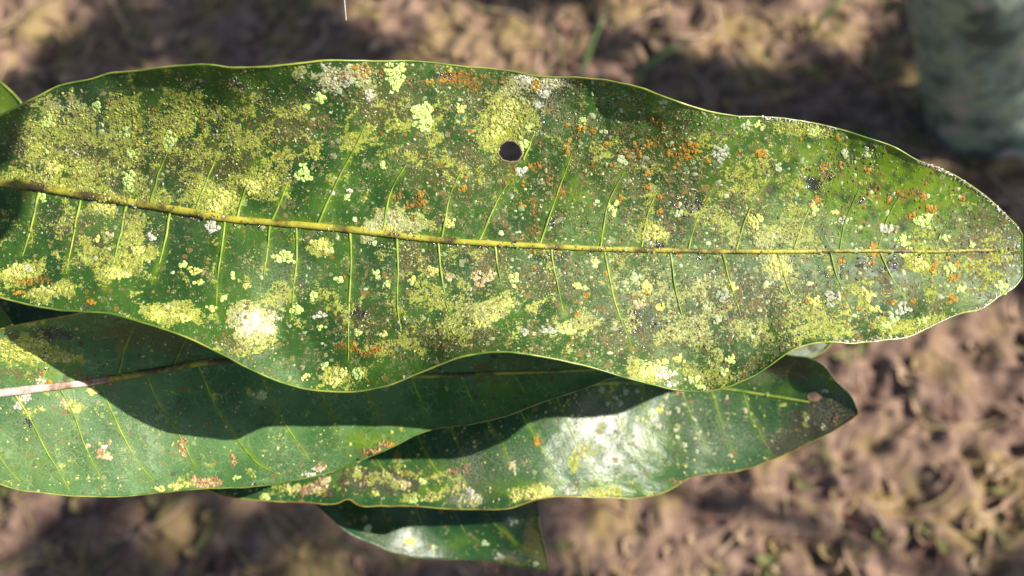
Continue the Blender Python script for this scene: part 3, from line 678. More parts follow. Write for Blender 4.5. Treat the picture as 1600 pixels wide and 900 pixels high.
# granular yellow crust
def dY(x, y):
    m_ = blobs(x, y, YEL1); n_ = fbm(x / 26, y / 22, 71, 4); n2_ = fbm(x / 7, y / 6, 72, 2)
    rb = np.clip((x - 750) / 400, 0, 1)
    q = m_ * 1.25 + (n_ - .5) * 1.5 + (n2_ - .5) * 0.7
    return 0.55 * np.clip((q - 0.50) * 2.4, 0, 1) + 0.008 + 0.02 * rb
PALE1 = [(530, 122, 60, 25, 1), (850, 125, 60, 30, 1), (400, 505, 40, 25, 1), (600, 355, 60, 30, .7), (1200, 410, 90, 60, .5), (1050, 480, 200, 90, .4), (100, 165, 30, 14, .6), (140, 480, 60, 8, .9), (770, 490, 60, 30, .3)]
x, y = scatter(L1, 230000, dY)
den = blobs(x, y, YEL1)
r = np.clip(rng.lognormal(0.05, 0.5, len(x)), 0.5, 3.4)
dn = np.clip(blobs(x, y, YEL1) * 1.5, 0.25, 1)[:, None]
c = cvar(len(x), (0.27, 0.30, 0.05), (0.55, 0.60, 0.13)) * (0.45 + 0.55 * dn); pale = blobs(x, y, PALE1)[:, None]
c = c * (1 - pale) + pale * cvar(len(x), (0.50, 0.50, 0.26), (0.62, 0.62, 0.38))
f = rng.uniform(0, 1, len(x)) < 0.30 - 0.20 * dn[:, 0]; c[f] = cvar(int(f.sum()), BRO_A, BRO_B)
build_grains('yellow_lichen_crust', L1, x, y, r, c, M_crust, leaf1, 0.42, 5)
# fine brown and olive grains everywhere
def dB(x, y):
    m_ = blobs(x, y, FILM1) * 0.8 + 0.22 + 0.18 * np.clip((x - 600) / 500, 0, 1)
    return np.clip((m_ + (fbm(x / 30, y / 26, 81, 4) - .5) * 1.6 - 0.28) * 1.4, 0, 1)
x, y = scatter(L1, 60000, dB)
r = np.clip(rng.lognormal(0.12, 0.4, len(x)), 0.5, 3.0)
c = cvar(len(x), (0.10, 0.085, 0.035), (0.26, 0.22, 0.10)); f = rng.uniform(0, 1, len(x)) < 0.2; c[f] = cvar(int(f.sum()), PALE_A, PALE_B)
build_grains('brown_lichen_crust', L1, x, y, r, c, M_crust, leaf1, 0.5, 5)
# pale green discs, thickest towards the tip
def dP(x, y): return np.clip(0.15 + 0.85 * np.clip((x - 560) / 350, 0, 1), 0, 1) * np.clip((fbm(x / 40, y / 34, 91, 3) - .40) * 5, 0.04, 1)
x, y = scatter(L1, 3500, dP)
r = np.clip(rng.lognormal(0.72, 0.42, len(x)), 0.9, 5.2)
build_grains('pale_green_lichen_discs', L1, x, y, r, cvar(len(x), (0.20, 0.25, 0.10), PALE_B, 0.2), M_crust, leaf1, 0.16, 8, 0.02)
# orange specks
ORA1 = [(1075, 235, 24, 16, .75), (905, 200, 26, 9, .8), (720, 125, 60, 20, .8), (570, 112, 40, 12, .8), (1000, 240, 120, 60, .5), (1400, 300, 100, 60, .5), (660, 310, 60, 40, .5), (830, 300, 90, 70, .45), (60, 440, 40, 14, .6), (140, 470, 40, 8, .8), (920, 480, 60, 20, .5), (570, 545, 50, 12, .8), (110, 350, 50, 14, .5, -30), (1350, 480, 120, 30, .4), (30, 390, 14, 30, .4), (850, 140, 20, 20, .6), (350, 370, 10, 40, .4)]
x, y = scatter(L1, 40000, lambda x, y: np.clip((blobs(x, y, ORA1) * 1.1 + (fbm(x / 22, y / 20, 95, 3) - .5) * 1.6 - 0.55) * 2, 0, 1) + 0.004)
build_grains('orange_lichen_specks', L1, x, y, np.clip(rng.lognormal(0.55, 0.4, len(x)), 0.8, 3.5), cvar(len(x), (0.20, 0.09, 0.015), (0.34, 0.18, 0.03)), M_crust, leaf1, 0.35, 6, 0.04)
# sooty mould with wet glints, plus painted shade along the upper margin
SOOT_SHADE1 = [(1273, 285, 17, 13, 1.3), (1297, 270, 15, 7, 1.2), (1343, 310, 7, 7, 1.2), (1390, 300, 6, 6, 1), (1240, 330, 12, 9, 1), (880, 340, 28, 14, .9), (880, 397, 70, 10, .95), (1045, 392, 30, 7, 1.1), (1390, 420, 24, 10, .8), (1350, 412, 20, 8, .9), (700, 118, 26, 10, .9), (1080, 325, 40, 14, .8), (1050, 315, 20, 12, .8), (560, 488, 22, 22, .75), (72, 283, 26, 16, .9), (630, 505, 40, 14, .7), (600, 368, 60, 9, .8), (770, 385, 40, 7, .9), (1000, 505, 40, 20, .7), (1130, 215, 40, 20, .6), (240, 325, 90, 5, .8, 9), (300, 338, 60, 5, .9, 9), (1230, 410, 30, 8, .7), (760, 432, 16, 8, .9), (640, 170, 60, 20, .4), (330, 130, 120, 20, .6), (470, 135, 60, 14, .7), (1290, 430, 80, 30, .55), (1365, 228, 30, 14, .7), (950, 470, 60, 20, .4), (445, 325, 10, 8, .6)]
x, y = scatter(L1, 50000, lambda x, y: np.clip((np.maximum(blobs(x, y, SOOT_SHADE1), 0.62 * np.exp(-((y - L1.ym(x) - 8) / 5.0) ** 2)) * 1.15 + (fbm(x / 16, y / 14, 97, 3) - .5) * 1.4 - 0.55) * 2.2, 0, 1) + 0.006 * (x > 800))  # band under the midrib paints its shaded side
c = cvar(len(x), (0.015, 0.014, 0.013), (0.08, 0.07, 0.06)); f = rng.uniform(0, 1, len(x)) < 0.12; c[f] = cvar(int(f.sum()), (0.40, 0.36, 0.38), (0.6, 0.56, 0.58))
build_grains('soot_and_shade_grains', L1, x, y, np.clip(rng.lognormal(0.35, 0.35, len(x)), 0.8, 3.0), c, M_spark, leaf1, 0.32, 6, 0.02)
# white grains painting the sun's glitter along the margin near the tip
xs = np.r_[rng.uniform(1150, 1310, 80), rng.uniform(1430, 1592, 190)]; xe, ye = xs, L1.yu(xs) + np.abs(rng.normal(0, 2.0, len(xs)))
x2 = np.r_[rng.uniform(1290, 1590, 150)]; xe = np.r_[xe, x2]; ye = np.r_[ye, L1.yl(x2) - np.abs(rng.normal(0, 2.0, len(x2)))]
x3 = rng.uniform(1570, 1594, 50); xe = np.r_[xe, x3]; ye = np.r_[ye, rng.uniform(370, 440, 50)]
build_grains('edge_glint_grains', L1, xe, ye, np.clip(rng.lognormal(0.2, 0.45, len(xe)), 0.6, 2.8), cvar(len(xe), (0.45, 0.40, 0.34), WHI_B), tint_material('edge_glint_white', 0.14, 0.8), leaf1, 0.5, 6, 0.1)

def crust1(x, y):
    n_ = fbm(x / 26, y / 22, 71, 4)
    yq = blobs(x, y, YEL1) * 1.05 + (n_ - .5) * 1.3 - 0.06
    oq = blobs(x, y, ORA1) * 0.75 + (fbm(x / 22, y / 20, 95, 3) - .5) * 0.9
    sq = blobs(x, y, SOOT_SHADE1) * 0.72 + (fbm(x / 16, y / 14, 97, 3) - .5) * 0.8  # painted upper-margin shade goes into the soot film too
    return np.stack([yq, oq, sq, blobs(x, y, PALE1)], 1)
build_lamina(L1, 760, 240, M_lam1, leaf1, masks1, 0.25, crust=crust1)

PAT1 = [  # foliose rosettes and crust spots large enough to pick out one by one; the first two paint a sun glint
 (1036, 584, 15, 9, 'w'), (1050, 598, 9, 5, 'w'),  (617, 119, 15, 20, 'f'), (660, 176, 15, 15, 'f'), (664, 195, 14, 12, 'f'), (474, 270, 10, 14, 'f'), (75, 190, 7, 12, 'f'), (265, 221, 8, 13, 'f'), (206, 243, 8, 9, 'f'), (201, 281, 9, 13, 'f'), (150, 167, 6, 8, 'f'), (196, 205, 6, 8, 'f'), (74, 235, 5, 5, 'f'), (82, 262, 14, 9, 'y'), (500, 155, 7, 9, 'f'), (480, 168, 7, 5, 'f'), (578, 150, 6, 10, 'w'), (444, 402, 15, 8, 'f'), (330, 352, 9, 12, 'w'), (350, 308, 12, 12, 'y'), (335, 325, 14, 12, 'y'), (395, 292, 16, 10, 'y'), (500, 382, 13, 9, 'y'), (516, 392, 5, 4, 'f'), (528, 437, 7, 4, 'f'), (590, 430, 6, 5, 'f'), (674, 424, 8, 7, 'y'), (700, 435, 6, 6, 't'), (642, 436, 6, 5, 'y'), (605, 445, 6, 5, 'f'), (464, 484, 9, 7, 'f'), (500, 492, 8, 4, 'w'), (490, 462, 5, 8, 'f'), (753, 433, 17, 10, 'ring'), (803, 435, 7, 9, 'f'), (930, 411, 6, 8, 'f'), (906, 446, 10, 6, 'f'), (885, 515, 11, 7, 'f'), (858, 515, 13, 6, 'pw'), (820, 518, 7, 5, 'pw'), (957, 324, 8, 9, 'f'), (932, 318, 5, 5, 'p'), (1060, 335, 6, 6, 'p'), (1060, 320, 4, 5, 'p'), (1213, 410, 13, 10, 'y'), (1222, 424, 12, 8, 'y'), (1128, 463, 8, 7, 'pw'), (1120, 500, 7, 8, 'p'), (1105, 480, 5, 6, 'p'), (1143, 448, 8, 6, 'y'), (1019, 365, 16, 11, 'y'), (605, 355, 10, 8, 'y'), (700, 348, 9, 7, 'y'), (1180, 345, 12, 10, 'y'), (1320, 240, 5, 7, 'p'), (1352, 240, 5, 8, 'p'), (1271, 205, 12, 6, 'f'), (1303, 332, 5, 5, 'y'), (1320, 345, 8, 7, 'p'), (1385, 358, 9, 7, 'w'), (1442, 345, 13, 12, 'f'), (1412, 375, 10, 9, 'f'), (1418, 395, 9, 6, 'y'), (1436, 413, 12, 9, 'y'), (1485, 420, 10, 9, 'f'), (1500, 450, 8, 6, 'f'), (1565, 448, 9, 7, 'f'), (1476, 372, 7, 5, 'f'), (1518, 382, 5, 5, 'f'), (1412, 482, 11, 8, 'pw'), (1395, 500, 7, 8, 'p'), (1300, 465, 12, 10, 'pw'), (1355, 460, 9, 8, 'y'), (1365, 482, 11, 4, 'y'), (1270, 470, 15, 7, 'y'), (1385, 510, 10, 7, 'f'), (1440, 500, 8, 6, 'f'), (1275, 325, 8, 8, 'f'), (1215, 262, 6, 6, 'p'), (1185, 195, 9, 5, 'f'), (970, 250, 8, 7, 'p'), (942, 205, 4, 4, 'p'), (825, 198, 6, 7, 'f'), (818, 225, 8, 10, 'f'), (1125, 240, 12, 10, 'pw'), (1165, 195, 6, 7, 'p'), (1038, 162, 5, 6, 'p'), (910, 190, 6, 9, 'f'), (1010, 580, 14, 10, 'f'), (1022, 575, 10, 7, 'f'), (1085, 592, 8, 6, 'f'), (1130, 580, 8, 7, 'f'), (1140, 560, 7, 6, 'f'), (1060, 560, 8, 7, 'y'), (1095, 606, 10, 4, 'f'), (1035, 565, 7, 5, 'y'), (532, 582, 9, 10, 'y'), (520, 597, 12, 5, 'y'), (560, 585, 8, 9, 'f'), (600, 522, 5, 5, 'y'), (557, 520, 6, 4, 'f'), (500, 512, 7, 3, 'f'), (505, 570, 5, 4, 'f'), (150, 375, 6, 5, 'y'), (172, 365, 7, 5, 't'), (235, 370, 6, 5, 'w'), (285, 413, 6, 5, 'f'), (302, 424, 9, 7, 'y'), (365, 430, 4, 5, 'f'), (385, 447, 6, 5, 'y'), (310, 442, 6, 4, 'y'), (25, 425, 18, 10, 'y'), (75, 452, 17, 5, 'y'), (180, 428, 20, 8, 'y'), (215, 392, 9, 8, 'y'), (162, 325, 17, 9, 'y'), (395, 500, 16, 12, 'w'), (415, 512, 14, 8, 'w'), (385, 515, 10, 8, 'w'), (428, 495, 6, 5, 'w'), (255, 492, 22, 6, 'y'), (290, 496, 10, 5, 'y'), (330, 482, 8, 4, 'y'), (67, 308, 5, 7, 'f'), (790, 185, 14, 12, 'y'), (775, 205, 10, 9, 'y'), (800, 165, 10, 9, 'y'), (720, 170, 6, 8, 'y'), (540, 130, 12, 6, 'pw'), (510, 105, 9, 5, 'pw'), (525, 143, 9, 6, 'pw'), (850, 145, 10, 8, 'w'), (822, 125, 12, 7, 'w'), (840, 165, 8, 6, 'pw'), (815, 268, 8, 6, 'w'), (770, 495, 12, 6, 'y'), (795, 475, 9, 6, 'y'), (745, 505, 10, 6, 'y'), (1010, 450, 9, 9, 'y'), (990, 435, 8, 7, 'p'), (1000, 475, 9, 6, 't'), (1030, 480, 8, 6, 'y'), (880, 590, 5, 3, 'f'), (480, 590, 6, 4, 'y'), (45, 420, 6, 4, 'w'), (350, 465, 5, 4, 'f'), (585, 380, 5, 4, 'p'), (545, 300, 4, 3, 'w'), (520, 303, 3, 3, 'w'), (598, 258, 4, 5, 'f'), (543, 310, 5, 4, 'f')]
PO = [(1190, 240, 9, 8), (1082, 232, 13, 9), (1072, 246, 9, 6), (905, 200, 10, 6), (928, 203, 6, 5), (886, 232, 5, 5), (948, 225, 6, 6), (992, 227, 5, 5), (1012, 225, 6, 6), (1000, 242, 5, 5), (1013, 273, 6, 6), (1012, 293, 5, 6), (885, 195, 4, 4), (890, 220, 4, 4), (1268, 324, 6, 5), (1276, 312, 7, 6), (1315, 256, 5, 5), (1288, 260, 9, 5), (1316, 262, 4, 4), (1355, 267, 6, 5), (1390, 312, 8, 5), (1405, 303, 4, 4), (1443, 308, 8, 6), (1452, 327, 10, 8), (1423, 340, 8, 7), (1503, 310, 5, 5), (1363, 385, 7, 6), (1368, 397, 8, 6), (1363, 411, 6, 5), (1314, 409, 6, 6), (1399, 365, 4, 7), (1461, 413, 5, 6), (1458, 424, 4, 4), (1495, 414, 5, 6), (1489, 434, 11, 7), (1487, 466, 10, 7), (1428, 470, 6, 5), (1395, 472, 4, 4), (1340, 480, 5, 4), (1310, 216, 4, 5), (971, 310, 6, 5), (1031, 306, 6, 5), (1030, 330, 5, 4), (1060, 396, 6, 5), (950, 426, 6, 5), (1008, 457, 5, 4), (917, 463, 8, 4), (902, 492, 6, 4), (656, 302, 8, 5), (722, 296, 7, 5), (663, 316, 5, 4), (815, 320, 6, 4), (838, 135, 8, 9), (555, 105, 8, 5), (575, 112, 7, 5), (670, 128, 7, 5), (694, 125, 7, 5), (735, 205, 5, 5), (45, 440, 8, 6), (25, 457, 10, 4), (142, 472, 9, 4), (553, 538, 6, 4), (585, 545, 9, 5), (1262, 470, 6, 4), (1480, 405, 5, 5), (1046, 240, 6, 5), (1105, 250, 5, 5)]
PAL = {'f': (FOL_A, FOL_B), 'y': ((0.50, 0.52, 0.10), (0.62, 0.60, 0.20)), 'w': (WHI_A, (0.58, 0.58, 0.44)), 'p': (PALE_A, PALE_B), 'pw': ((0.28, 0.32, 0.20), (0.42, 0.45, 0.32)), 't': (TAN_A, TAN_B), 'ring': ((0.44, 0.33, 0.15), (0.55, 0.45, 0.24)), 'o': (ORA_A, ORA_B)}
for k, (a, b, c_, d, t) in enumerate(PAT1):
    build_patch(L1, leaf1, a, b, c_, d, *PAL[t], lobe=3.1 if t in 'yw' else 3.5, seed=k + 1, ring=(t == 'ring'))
for k, (a, b, c_, d) in enumerate(PO):
    build_patch(L1, leaf1, a, b, c_ * .85, d * .85, *PAL['o'], lobe=max(2.8, 0.5 * min(c_, d)), name='orange_lichen_spot', seed=k + 300)

#@@LEAF2
# ------------------------------------------------------------------ second leaf, under the first, mostly clean with a chalky midrib
up2 = [(-150, 560), (-80, 532), (-20, 519), (0, 514), (40, 505), (90, 496), (200, 478), (350, 470), (500, 475), (650, 485), (800, 500), (900, 520), (980, 545), (1030, 565), (1046, 574)]
mid2 = [(-150, 628), (0, 614), (60, 607), (150, 596), (250, 578), (350, 564), (500, 572), (650, 588), (750, 584), (850, 581), (950, 577), (1046, 577)]
lo2 = [(-150, 712), (-60, 742), (0, 757), (30, 765), (60, 769), (100, 774), (150, 776), (200, 775), (250, 770), (300, 765), (330, 763), (400, 760), (440, 754), (470, 748), (500, 742), (520, 736), (570, 716), (620, 695), (650, 680), (680, 670), (740, 662), (790, 650), (850, 627), (895, 613), (960, 590), (1010, 582), (1046, 580)]
za2 = [(-150, -5), (0, -8), (120, -14), (250, -23), (370, -28), (470, -31), (650, -32), (800, -33), (1050, -36)]
hu2 = [(-150, 5), (0, 7), (100, 6), (300, 2), (1050, 0)]
hl2 = [(-150, 1), (150, 1), (300, 3), (450, 6), (560, 6), (700, 3), (900, 2), (1050, 0)]
L2 = Leaf(up2, mid2, lo2, za2, hu2, hl2, seed=13, wob=(0.8, 90, 0.25, 26))
leaf2 = thing('mango_leaf', L2.P(np.array([-148.0]), np.array([628.0]))[0].tolist(), 'clean green leaf with chalky pink midrib, half in the shadow of the largest leaf', 'leaf')
veins2 = [[(-30, 618), (-12, 690), (12, 732), (31, 752)], [(20, 612), (39, 640), (72, 703), (109, 766)], [(92, 605), (112, 640), (134, 700), (166, 762)], [(155, 597), (173, 640), (200, 696), (219, 727), (240, 752)], [(228, 584), (253, 640), (278, 677), (305, 730)], [(310, 570), (340, 640), (378, 696), (406, 727), (438, 742)], [(400, 567), (431, 640), (453, 674), (480, 714)], [(480, 571), (505, 620), (530, 670)], [(560, 578), (580, 630), (598, 664)], [(640, 586), (655, 620), (668, 655)], [(720, 585), (735, 620), (745, 640)], [(800, 582), (820, 612)], [(60, 607), (80, 560), (92, 520)], [(185, 590), (195, 545), (215, 500)], [(270, 575), (290, 530), (310, 490)]]
def masks2(x, y):
    vd = np.full(x.shape, 1e9)
    for v in veins2: vd = np.minimum(vd, seg_dist(x, y, v))
    g = np.maximum(0.75 * np.exp(-(vd / 5.0) ** 2), blobs(x, y, [(90, 575, 60, 20, .8), (580, 690, 40, 16, .9), (60, 730, 50, 30, .4), (780, 600, 60, 40, .5)]))
    fl = blobs(x, y, [(250, 520, 140, 40, .7), (50, 530, 90, 16, .5), (300, 560, 60, 20, .5), (575, 705, 30, 12, .6), (810, 570, 120, 50, .5), (20, 580, 60, 16, .6)])
    du = blobs(x, y, [(60, 680, 120, 90, .4), (200, 690, 120, 80, .4), (100, 630, 80, 16, .7), (460, 720, 60, 30, .35), (320, 660, 120, 40, .2)])
    return np.stack([fl, g, du], 1)

build_margin(L2, M_margin_rust, leaf2, 0.20, lower_mat=M_margin_dim)
build_midrib(L2, M_midrib_pale, leaf2, -148, 172, 1.35, 0.95, 90, 0.2)
rib2 = build_midrib(L2, M_midrib, leaf2, 168, 1030, 0.95, 0.30, 120, 0.15)
build_veins(L2, veins2, M_vein, rib2, 0.34)
Y2 = [(40, 548, 60, 20, 1), (70, 552, 40, 18, .9), (110, 560, 25, 10, .7), (30, 505, 40, 6, .8), (330, 620, 6, 6, .5), (300, 757, 40, 6, .6), (60, 640, 60, 12, .5), (110, 635, 40, 10, .7), (410, 618, 8, 6, .9), (385, 615, 8, 6, .7)]
x, y = scatter(L2, 60000, lambda x, y: np.clip((blobs(x, y, Y2) * 1.2 + (fbm(x / 22, y / 18, 101, 3) - .5) * 1.3 - 0.5) * 2.5, 0, 1) + 0.012 * (x < 620), (-30, 960))
build_grains('yellow_lichen_crust', L2, x, y, np.clip(rng.lognormal(0.35, 0.4, len(x)), 0.7, 3.4), cvar(len(x), YEL_A, (0.55, 0.55, 0.22)), M_crust, leaf2, 0.55, 5)
SOOT2 = [(80, 522, 40, 12, 1.1), (20, 520, 30, 8, .9), (75, 550, 8, 24, .7), (45, 660, 6, 10, 1), (575, 705, 14, 8, 1), (560, 715, 14, 5, 1), (75, 580, 14, 10, .7), (405, 755, 20, 4, .9), (65, 617, 30, 4, .6)]
x, y = scatter(L2, 26000, lambda x, y: np.clip((blobs(x, y, SOOT2) * 1.15 + (fbm(x / 12, y / 12, 107, 3) - .5) * 1.4 - 0.5) * 2, 0, 1), (-30, 700))
c = cvar(len(x), (0.010, 0.010, 0.012), (0.06, 0.05, 0.05)); f = rng.uniform(0, 1, len(x)) < 0.15; c[f] = cvar(int(f.sum()), (0.40, 0.36, 0.38), (0.6, 0.56, 0.58))
build_grains('soot_and_shade_grains', L2, x, y, np.clip(rng.lognormal(0.3, 0.35, len(x)), 0.8, 2.6), c, M_spark, leaf2, 0.32, 6, 0.02)
BR2 = [(145, 595, 25, 8, 1), (285, 700, 8, 16, 1), (325, 752, 18, 8, 1.1), (160, 712, 16, 9, .9), (172, 690, 8, 6, .8), (575, 702, 20, 8, .9), (607, 697, 14, 5, 1), (120, 587, 12, 8, .7), (65, 580, 10, 10, .7), (500, 732, 10, 6, .9), (363, 722, 6, 8, .7), (70, 496, 20, 5, .9)]
x, y = scatter(L2, 50000, lambda x, y: np.clip((blobs(x, y, BR2) * 1.2 + (fbm(x / 12, y / 12, 109, 3) - .5) * 1.3 - 0.55) * 2, 0, 1), (-30, 700))
build_grains('rust_lichen_crust', L2, x, y, np.clip(rng.lognormal(0.4, 0.4, len(x)), 0.8, 3.0), cvar(len(x), (0.30, 0.15, 0.05), (0.52, 0.36, 0.20)), M_crust, leaf2, 0.5, 6, 0.04)
for k, (a, b, c_, d, t) in enumerate([(50, 770, 12, 3, 'pw'), (407, 617, 10, 5, 'p'), (164, 712, 9, 7, 't'), (163, 700, 5, 4, 'w'), (250, 764, 8, 4, 'y'), (138, 698, 4, 4, 't'), (40, 622, 10, 6, 'w'), (100, 627, 7, 5, 't'), (28, 635, 7, 5, 'w'), (120, 640, 6, 5, 'y'), (145, 612, 7, 5, 'y'), (62, 598, 6, 7, 'w'), (498, 733, 8, 4, 'w'), (483, 742, 12, 3, 'w'), (75, 600, 6, 7, 'o'), (610, 696, 9, 4, 'o'), (370, 745, 4, 3, 'f'), (320, 757, 10, 4, 't'), (275, 762, 7, 3, 'y')]):
    build_patch(L2, leaf2, a, b, c_, d, *PAL[t], lobe=2.6, seed=500 + k)

build_lamina(L2, 340, 130, M_lam2, leaf2, masks2, crust=lambda x, y: np.stack([blobs(x, y, Y2) * 0.95 + (fbm(x / 22, y / 18, 101, 3) - .5) * 1.0 - .05, blobs(x, y, BR2) * 0.75 + (fbm(x / 12, y / 12, 109, 3) - .5) * .8, blobs(x, y, SOOT2) * 0.7 + (fbm(x / 12, y / 12, 107, 3) - .5) * .8, 0 * x], 1))

#@@LEAF3
# ------------------------------------------------------------------ third leaf: glossy, dusty, drooping to a grey ragged tip with a small hole
up3 = [(260, 735), (320, 690), (450, 640), (600, 600), (750, 572), (900, 556), (1050, 545), (1150, 541), (1200, 546), (1235, 556), (1268, 561), (1290, 574), (1305, 594), (1318, 606), (1332, 622), (1340, 640)]
mid3 = [(260, 738), (330, 715), (500, 680), (700, 640), (850, 610), (960, 598), (1050, 599), (1120, 606), (1200, 618), (1260, 628), (1340, 642)]
lo3 = [(260, 741), (300, 757), (325, 766), (350, 774), (380, 779), (410, 782), (480, 785), (530, 785), (538, 781), (546, 780), (556, 787), (600, 790), (640, 791), (740, 796), (800, 793), (830, 783), (850, 778), (930, 777), (1010, 776), (1045, 766), (1075, 748), (1110, 741), (1150, 737), (1210, 717), (1240, 704), (1260, 694), (1310, 669), (1330, 655), (1340, 648)]
za3 = [(260, -52), (400, -53), (550, -54), (700, -53), (800, -52), (855, -53.5), (900, -56), (940, -59), (985, -61.5), (1060, -64), (1150, -63.5), (1250, -60), (1340, -53)]
hu3 = [(260, 0), (700, 3), (1100, 5), (1220, 9), (1340, 0)]
hl3 = [(260, 0), (400, 4), (560, 6), (740, 8), (850, 11), (1000, 10), (1150, 4), (1340, 0)]
L3 = Leaf(up3, mid3, lo3, za3, hu3, hl3, pl=1.08, seed=23, extra=lambda x, y, t: -8.0 * np.clip(t - 0.5, 0, 1) ** 2 * np.exp(-((x - 930) / 160.0) ** 2), wob=(1.0, 100, 0.25, 28), holes=[(1272, 620, 9.5, 8.5)])
leaf3 = thing('mango_leaf', L3.P(np.array([262.0]), np.array([738.0]))[0].tolist(), 'glossy dusty green leaf ending in a grey ragged tip with a small hole', 'leaf')
veins3 = [[(560, 668), (590, 720), (620, 770)], [(640, 655), (670, 715), (700, 765)], [(745, 632), (790, 705), (802, 735)], [(800, 620), (845, 698), (866, 726)], [(865, 608), (910, 710), (946, 756)], [(935, 600), (965, 646), (993, 712), (1022, 755)], [(1005, 598), (1012, 650), (1022, 690)], [(1060, 600), (1082, 655), (1110, 715)], [(1110, 605), (1130, 670), (1148, 715)], [(1160, 612), (1175, 655), (1206, 710)], [(1000, 598), (1005, 640)], [(690, 642), (735, 735)]]
def masks3(x, y):
    vd = np.full(x.shape, 1e9)
    for v in veins3: vd = np.minimum(vd, seg_dist(x, y, v))
    g = np.maximum(0.5 * np.exp(-(vd / 5.0) ** 2), blobs(x, y, [(700, 760, 120, 20, .6), (820, 770, 50, 16, .8), (950, 760, 80, 14, .7), (1020, 690, 40, 40, .45), (560, 750, 60, 20, .5), (1190, 590, 60, 20, .45), (690, 740, 20, 20, .6), (1220, 610, 40, 20, .4)]))
    fl = blobs(x, y, [(600, 750, 90, 22, .75), (500, 770, 40, 14, .7), (720, 770, 50, 14, .6), (1290, 655, 60, 40, 1.0), (1230, 575, 40, 22, .9), (1180, 572, 30, 16, .8), (1240, 690, 50, 22, .9), (1060, 607, 12, 10, .8), (900, 760, 70, 14, .5), (1080, 640, 60, 30, .35)])
    du = blobs(x, y, [(740, 730, 40, 40, .8), (735, 775, 25, 14, 1), (930, 670, 80, 50, .55), (800, 720, 60, 30, .5), (1130, 690, 70, 35, .55), (1050, 650, 120, 40, .35), (1300, 640, 40, 30, .5), (1170, 585, 30, 14, .8), (600, 755, 60, 16, .3)])  # dust, plus highlights painted on the blade and at its lower margin
    return np.stack([fl, g, du], 1)
M_lam3b = lamina_material('mango_lamina_dusty_grey', (0.018, 0.075, 0.022), (0.038, 0.125, 0.035), 0.27, 0.35, (0.045, 0.038, 0.024))

build_margin(L3, M_margin_dark, leaf3, 0.20, lower_mat=M_margin_rust)
rib3 = build_midrib(L3, M_vein, leaf3, 262, 1265, 0.85, 0.38, 120, 0.12)
hole_rim(L3, leaf3, M_scar)
build_veins(L3, veins3, M_vein, rib3, 0.26)
Y3 = [(820, 774, 26, 12, 1.1), (845, 768, 16, 10, .9), (660, 775, 40, 8, .6), (600, 745, 60, 18, .6), (480, 760, 60, 10, .6), (630, 757, 8, 8, .9), (960, 770, 60, 8, .7), (1000, 745, 30, 14, .4), (745, 778, 18, 10, .8), (415, 775, 10, 5, 1), (690, 755, 40, 20, .5), (900, 720, 40, 30, .4), (960, 610, 10, 14, .7)]
x, y = scatter(L3, 70000, lambda x, y: np.clip((blobs(x, y, Y3) * 1.2 + (fbm(x / 20, y / 18, 121, 3) - .5) * 1.4 - 0.52) * 2.5, 0, 1) + 0.02, (330, 1200))
c = cvar(len(x), YEL_A, (0.52, 0.50, 0.22)); f = rng.uniform(0, 1, len(x)) < 0.3; c[f] = cvar(int(f.sum()), BRO_A, TAN_B)
build_grains('yellow_lichen_crust', L3, x, y, np.clip(rng.lognormal(0.35, 0.4, len(x)), 0.7, 3.4), c, M_crust, leaf3, 0.5, 5)
BR3 = [(500, 758, 40, 12, 1), (480, 765, 30, 10, .9), (706, 735, 8, 9, 1.1), (722, 732, 5, 6, 1), (836, 690, 8, 9, 1.2), (940, 755, 30, 8, .7), (1063, 608, 12, 8, 1), (1230, 578, 16, 5, 1), (1240, 585, 10, 5, .9), (560, 750, 50, 20, .55), (905, 705, 12, 14, .6), (1140, 716, 6, 5, 1), (1300, 655, 40, 20, .7), (1100, 750, 60, 8, .7), (355, 777, 14, 4, .9)]
x, y = scatter(L3, 60000, lambda x, y: np.clip((blobs(x, y, BR3) * 1.2 + (fbm(x / 12, y / 12, 129, 3) - .5) * 1.3 - 0.55) * 2, 0, 1), (330, 1335))
build_grains('rust_lichen_crust', L3, x, y, np.clip(rng.lognormal(0.4, 0.4, len(x)), 0.8, 3.0), cvar(len(x), (0.16, 0.07, 0.035), (0.42, 0.30, 0.17)), M_crust, leaf3, 0.4, 6, 0.04)
build_lamina(L3, 340, 130, M_lam3b, leaf3, masks3, 0.15, crust=lambda x, y: np.stack([blobs(x, y, Y3) * 0.9 + (fbm(x / 20, y / 18, 121, 3) - .5) * 1.2 - .03, blobs(x, y, BR3) * 0.75 + (fbm(x / 12, y / 12, 129, 3) - .5) * .8, 0 * x, blobs(x, y, [(740, 775, 20, 14, 1)])], 1))
D3 = [(940, 609, 5), (978, 613, 5), (976, 608, 4), (1041, 618, 6), (1034, 633, 5), (1044, 645, 4), (1012, 662, 5), (1018, 653, 4), (1027, 665, 6), (1093, 677, 5), (1056, 682, 5), (1068, 632, 4), (1059, 640, 5), (996, 611, 4), (968, 632, 5), (950, 630, 4), (1083, 655, 4), (1055, 672, 4), (1090, 705, 3), (1165, 641, 3), (1284, 667, 5), (1260, 655, 4), (1290, 611, 4), (995, 655, 4), (1070, 695, 4), (903, 700, 6), (918, 692, 5), (912, 712, 6), (1140, 712, 4), (905, 650, 4), (962, 622, 5), (970, 630, 4)]
for k, (a, b, r_) in enumerate(D3):
    build_patch(L3, leaf3, a, b, r_ * .8, r_ * .75, (0.34, 0.38, 0.22), (0.50, 0.50, 0.32), lobe=2.4, seed=600 + k)
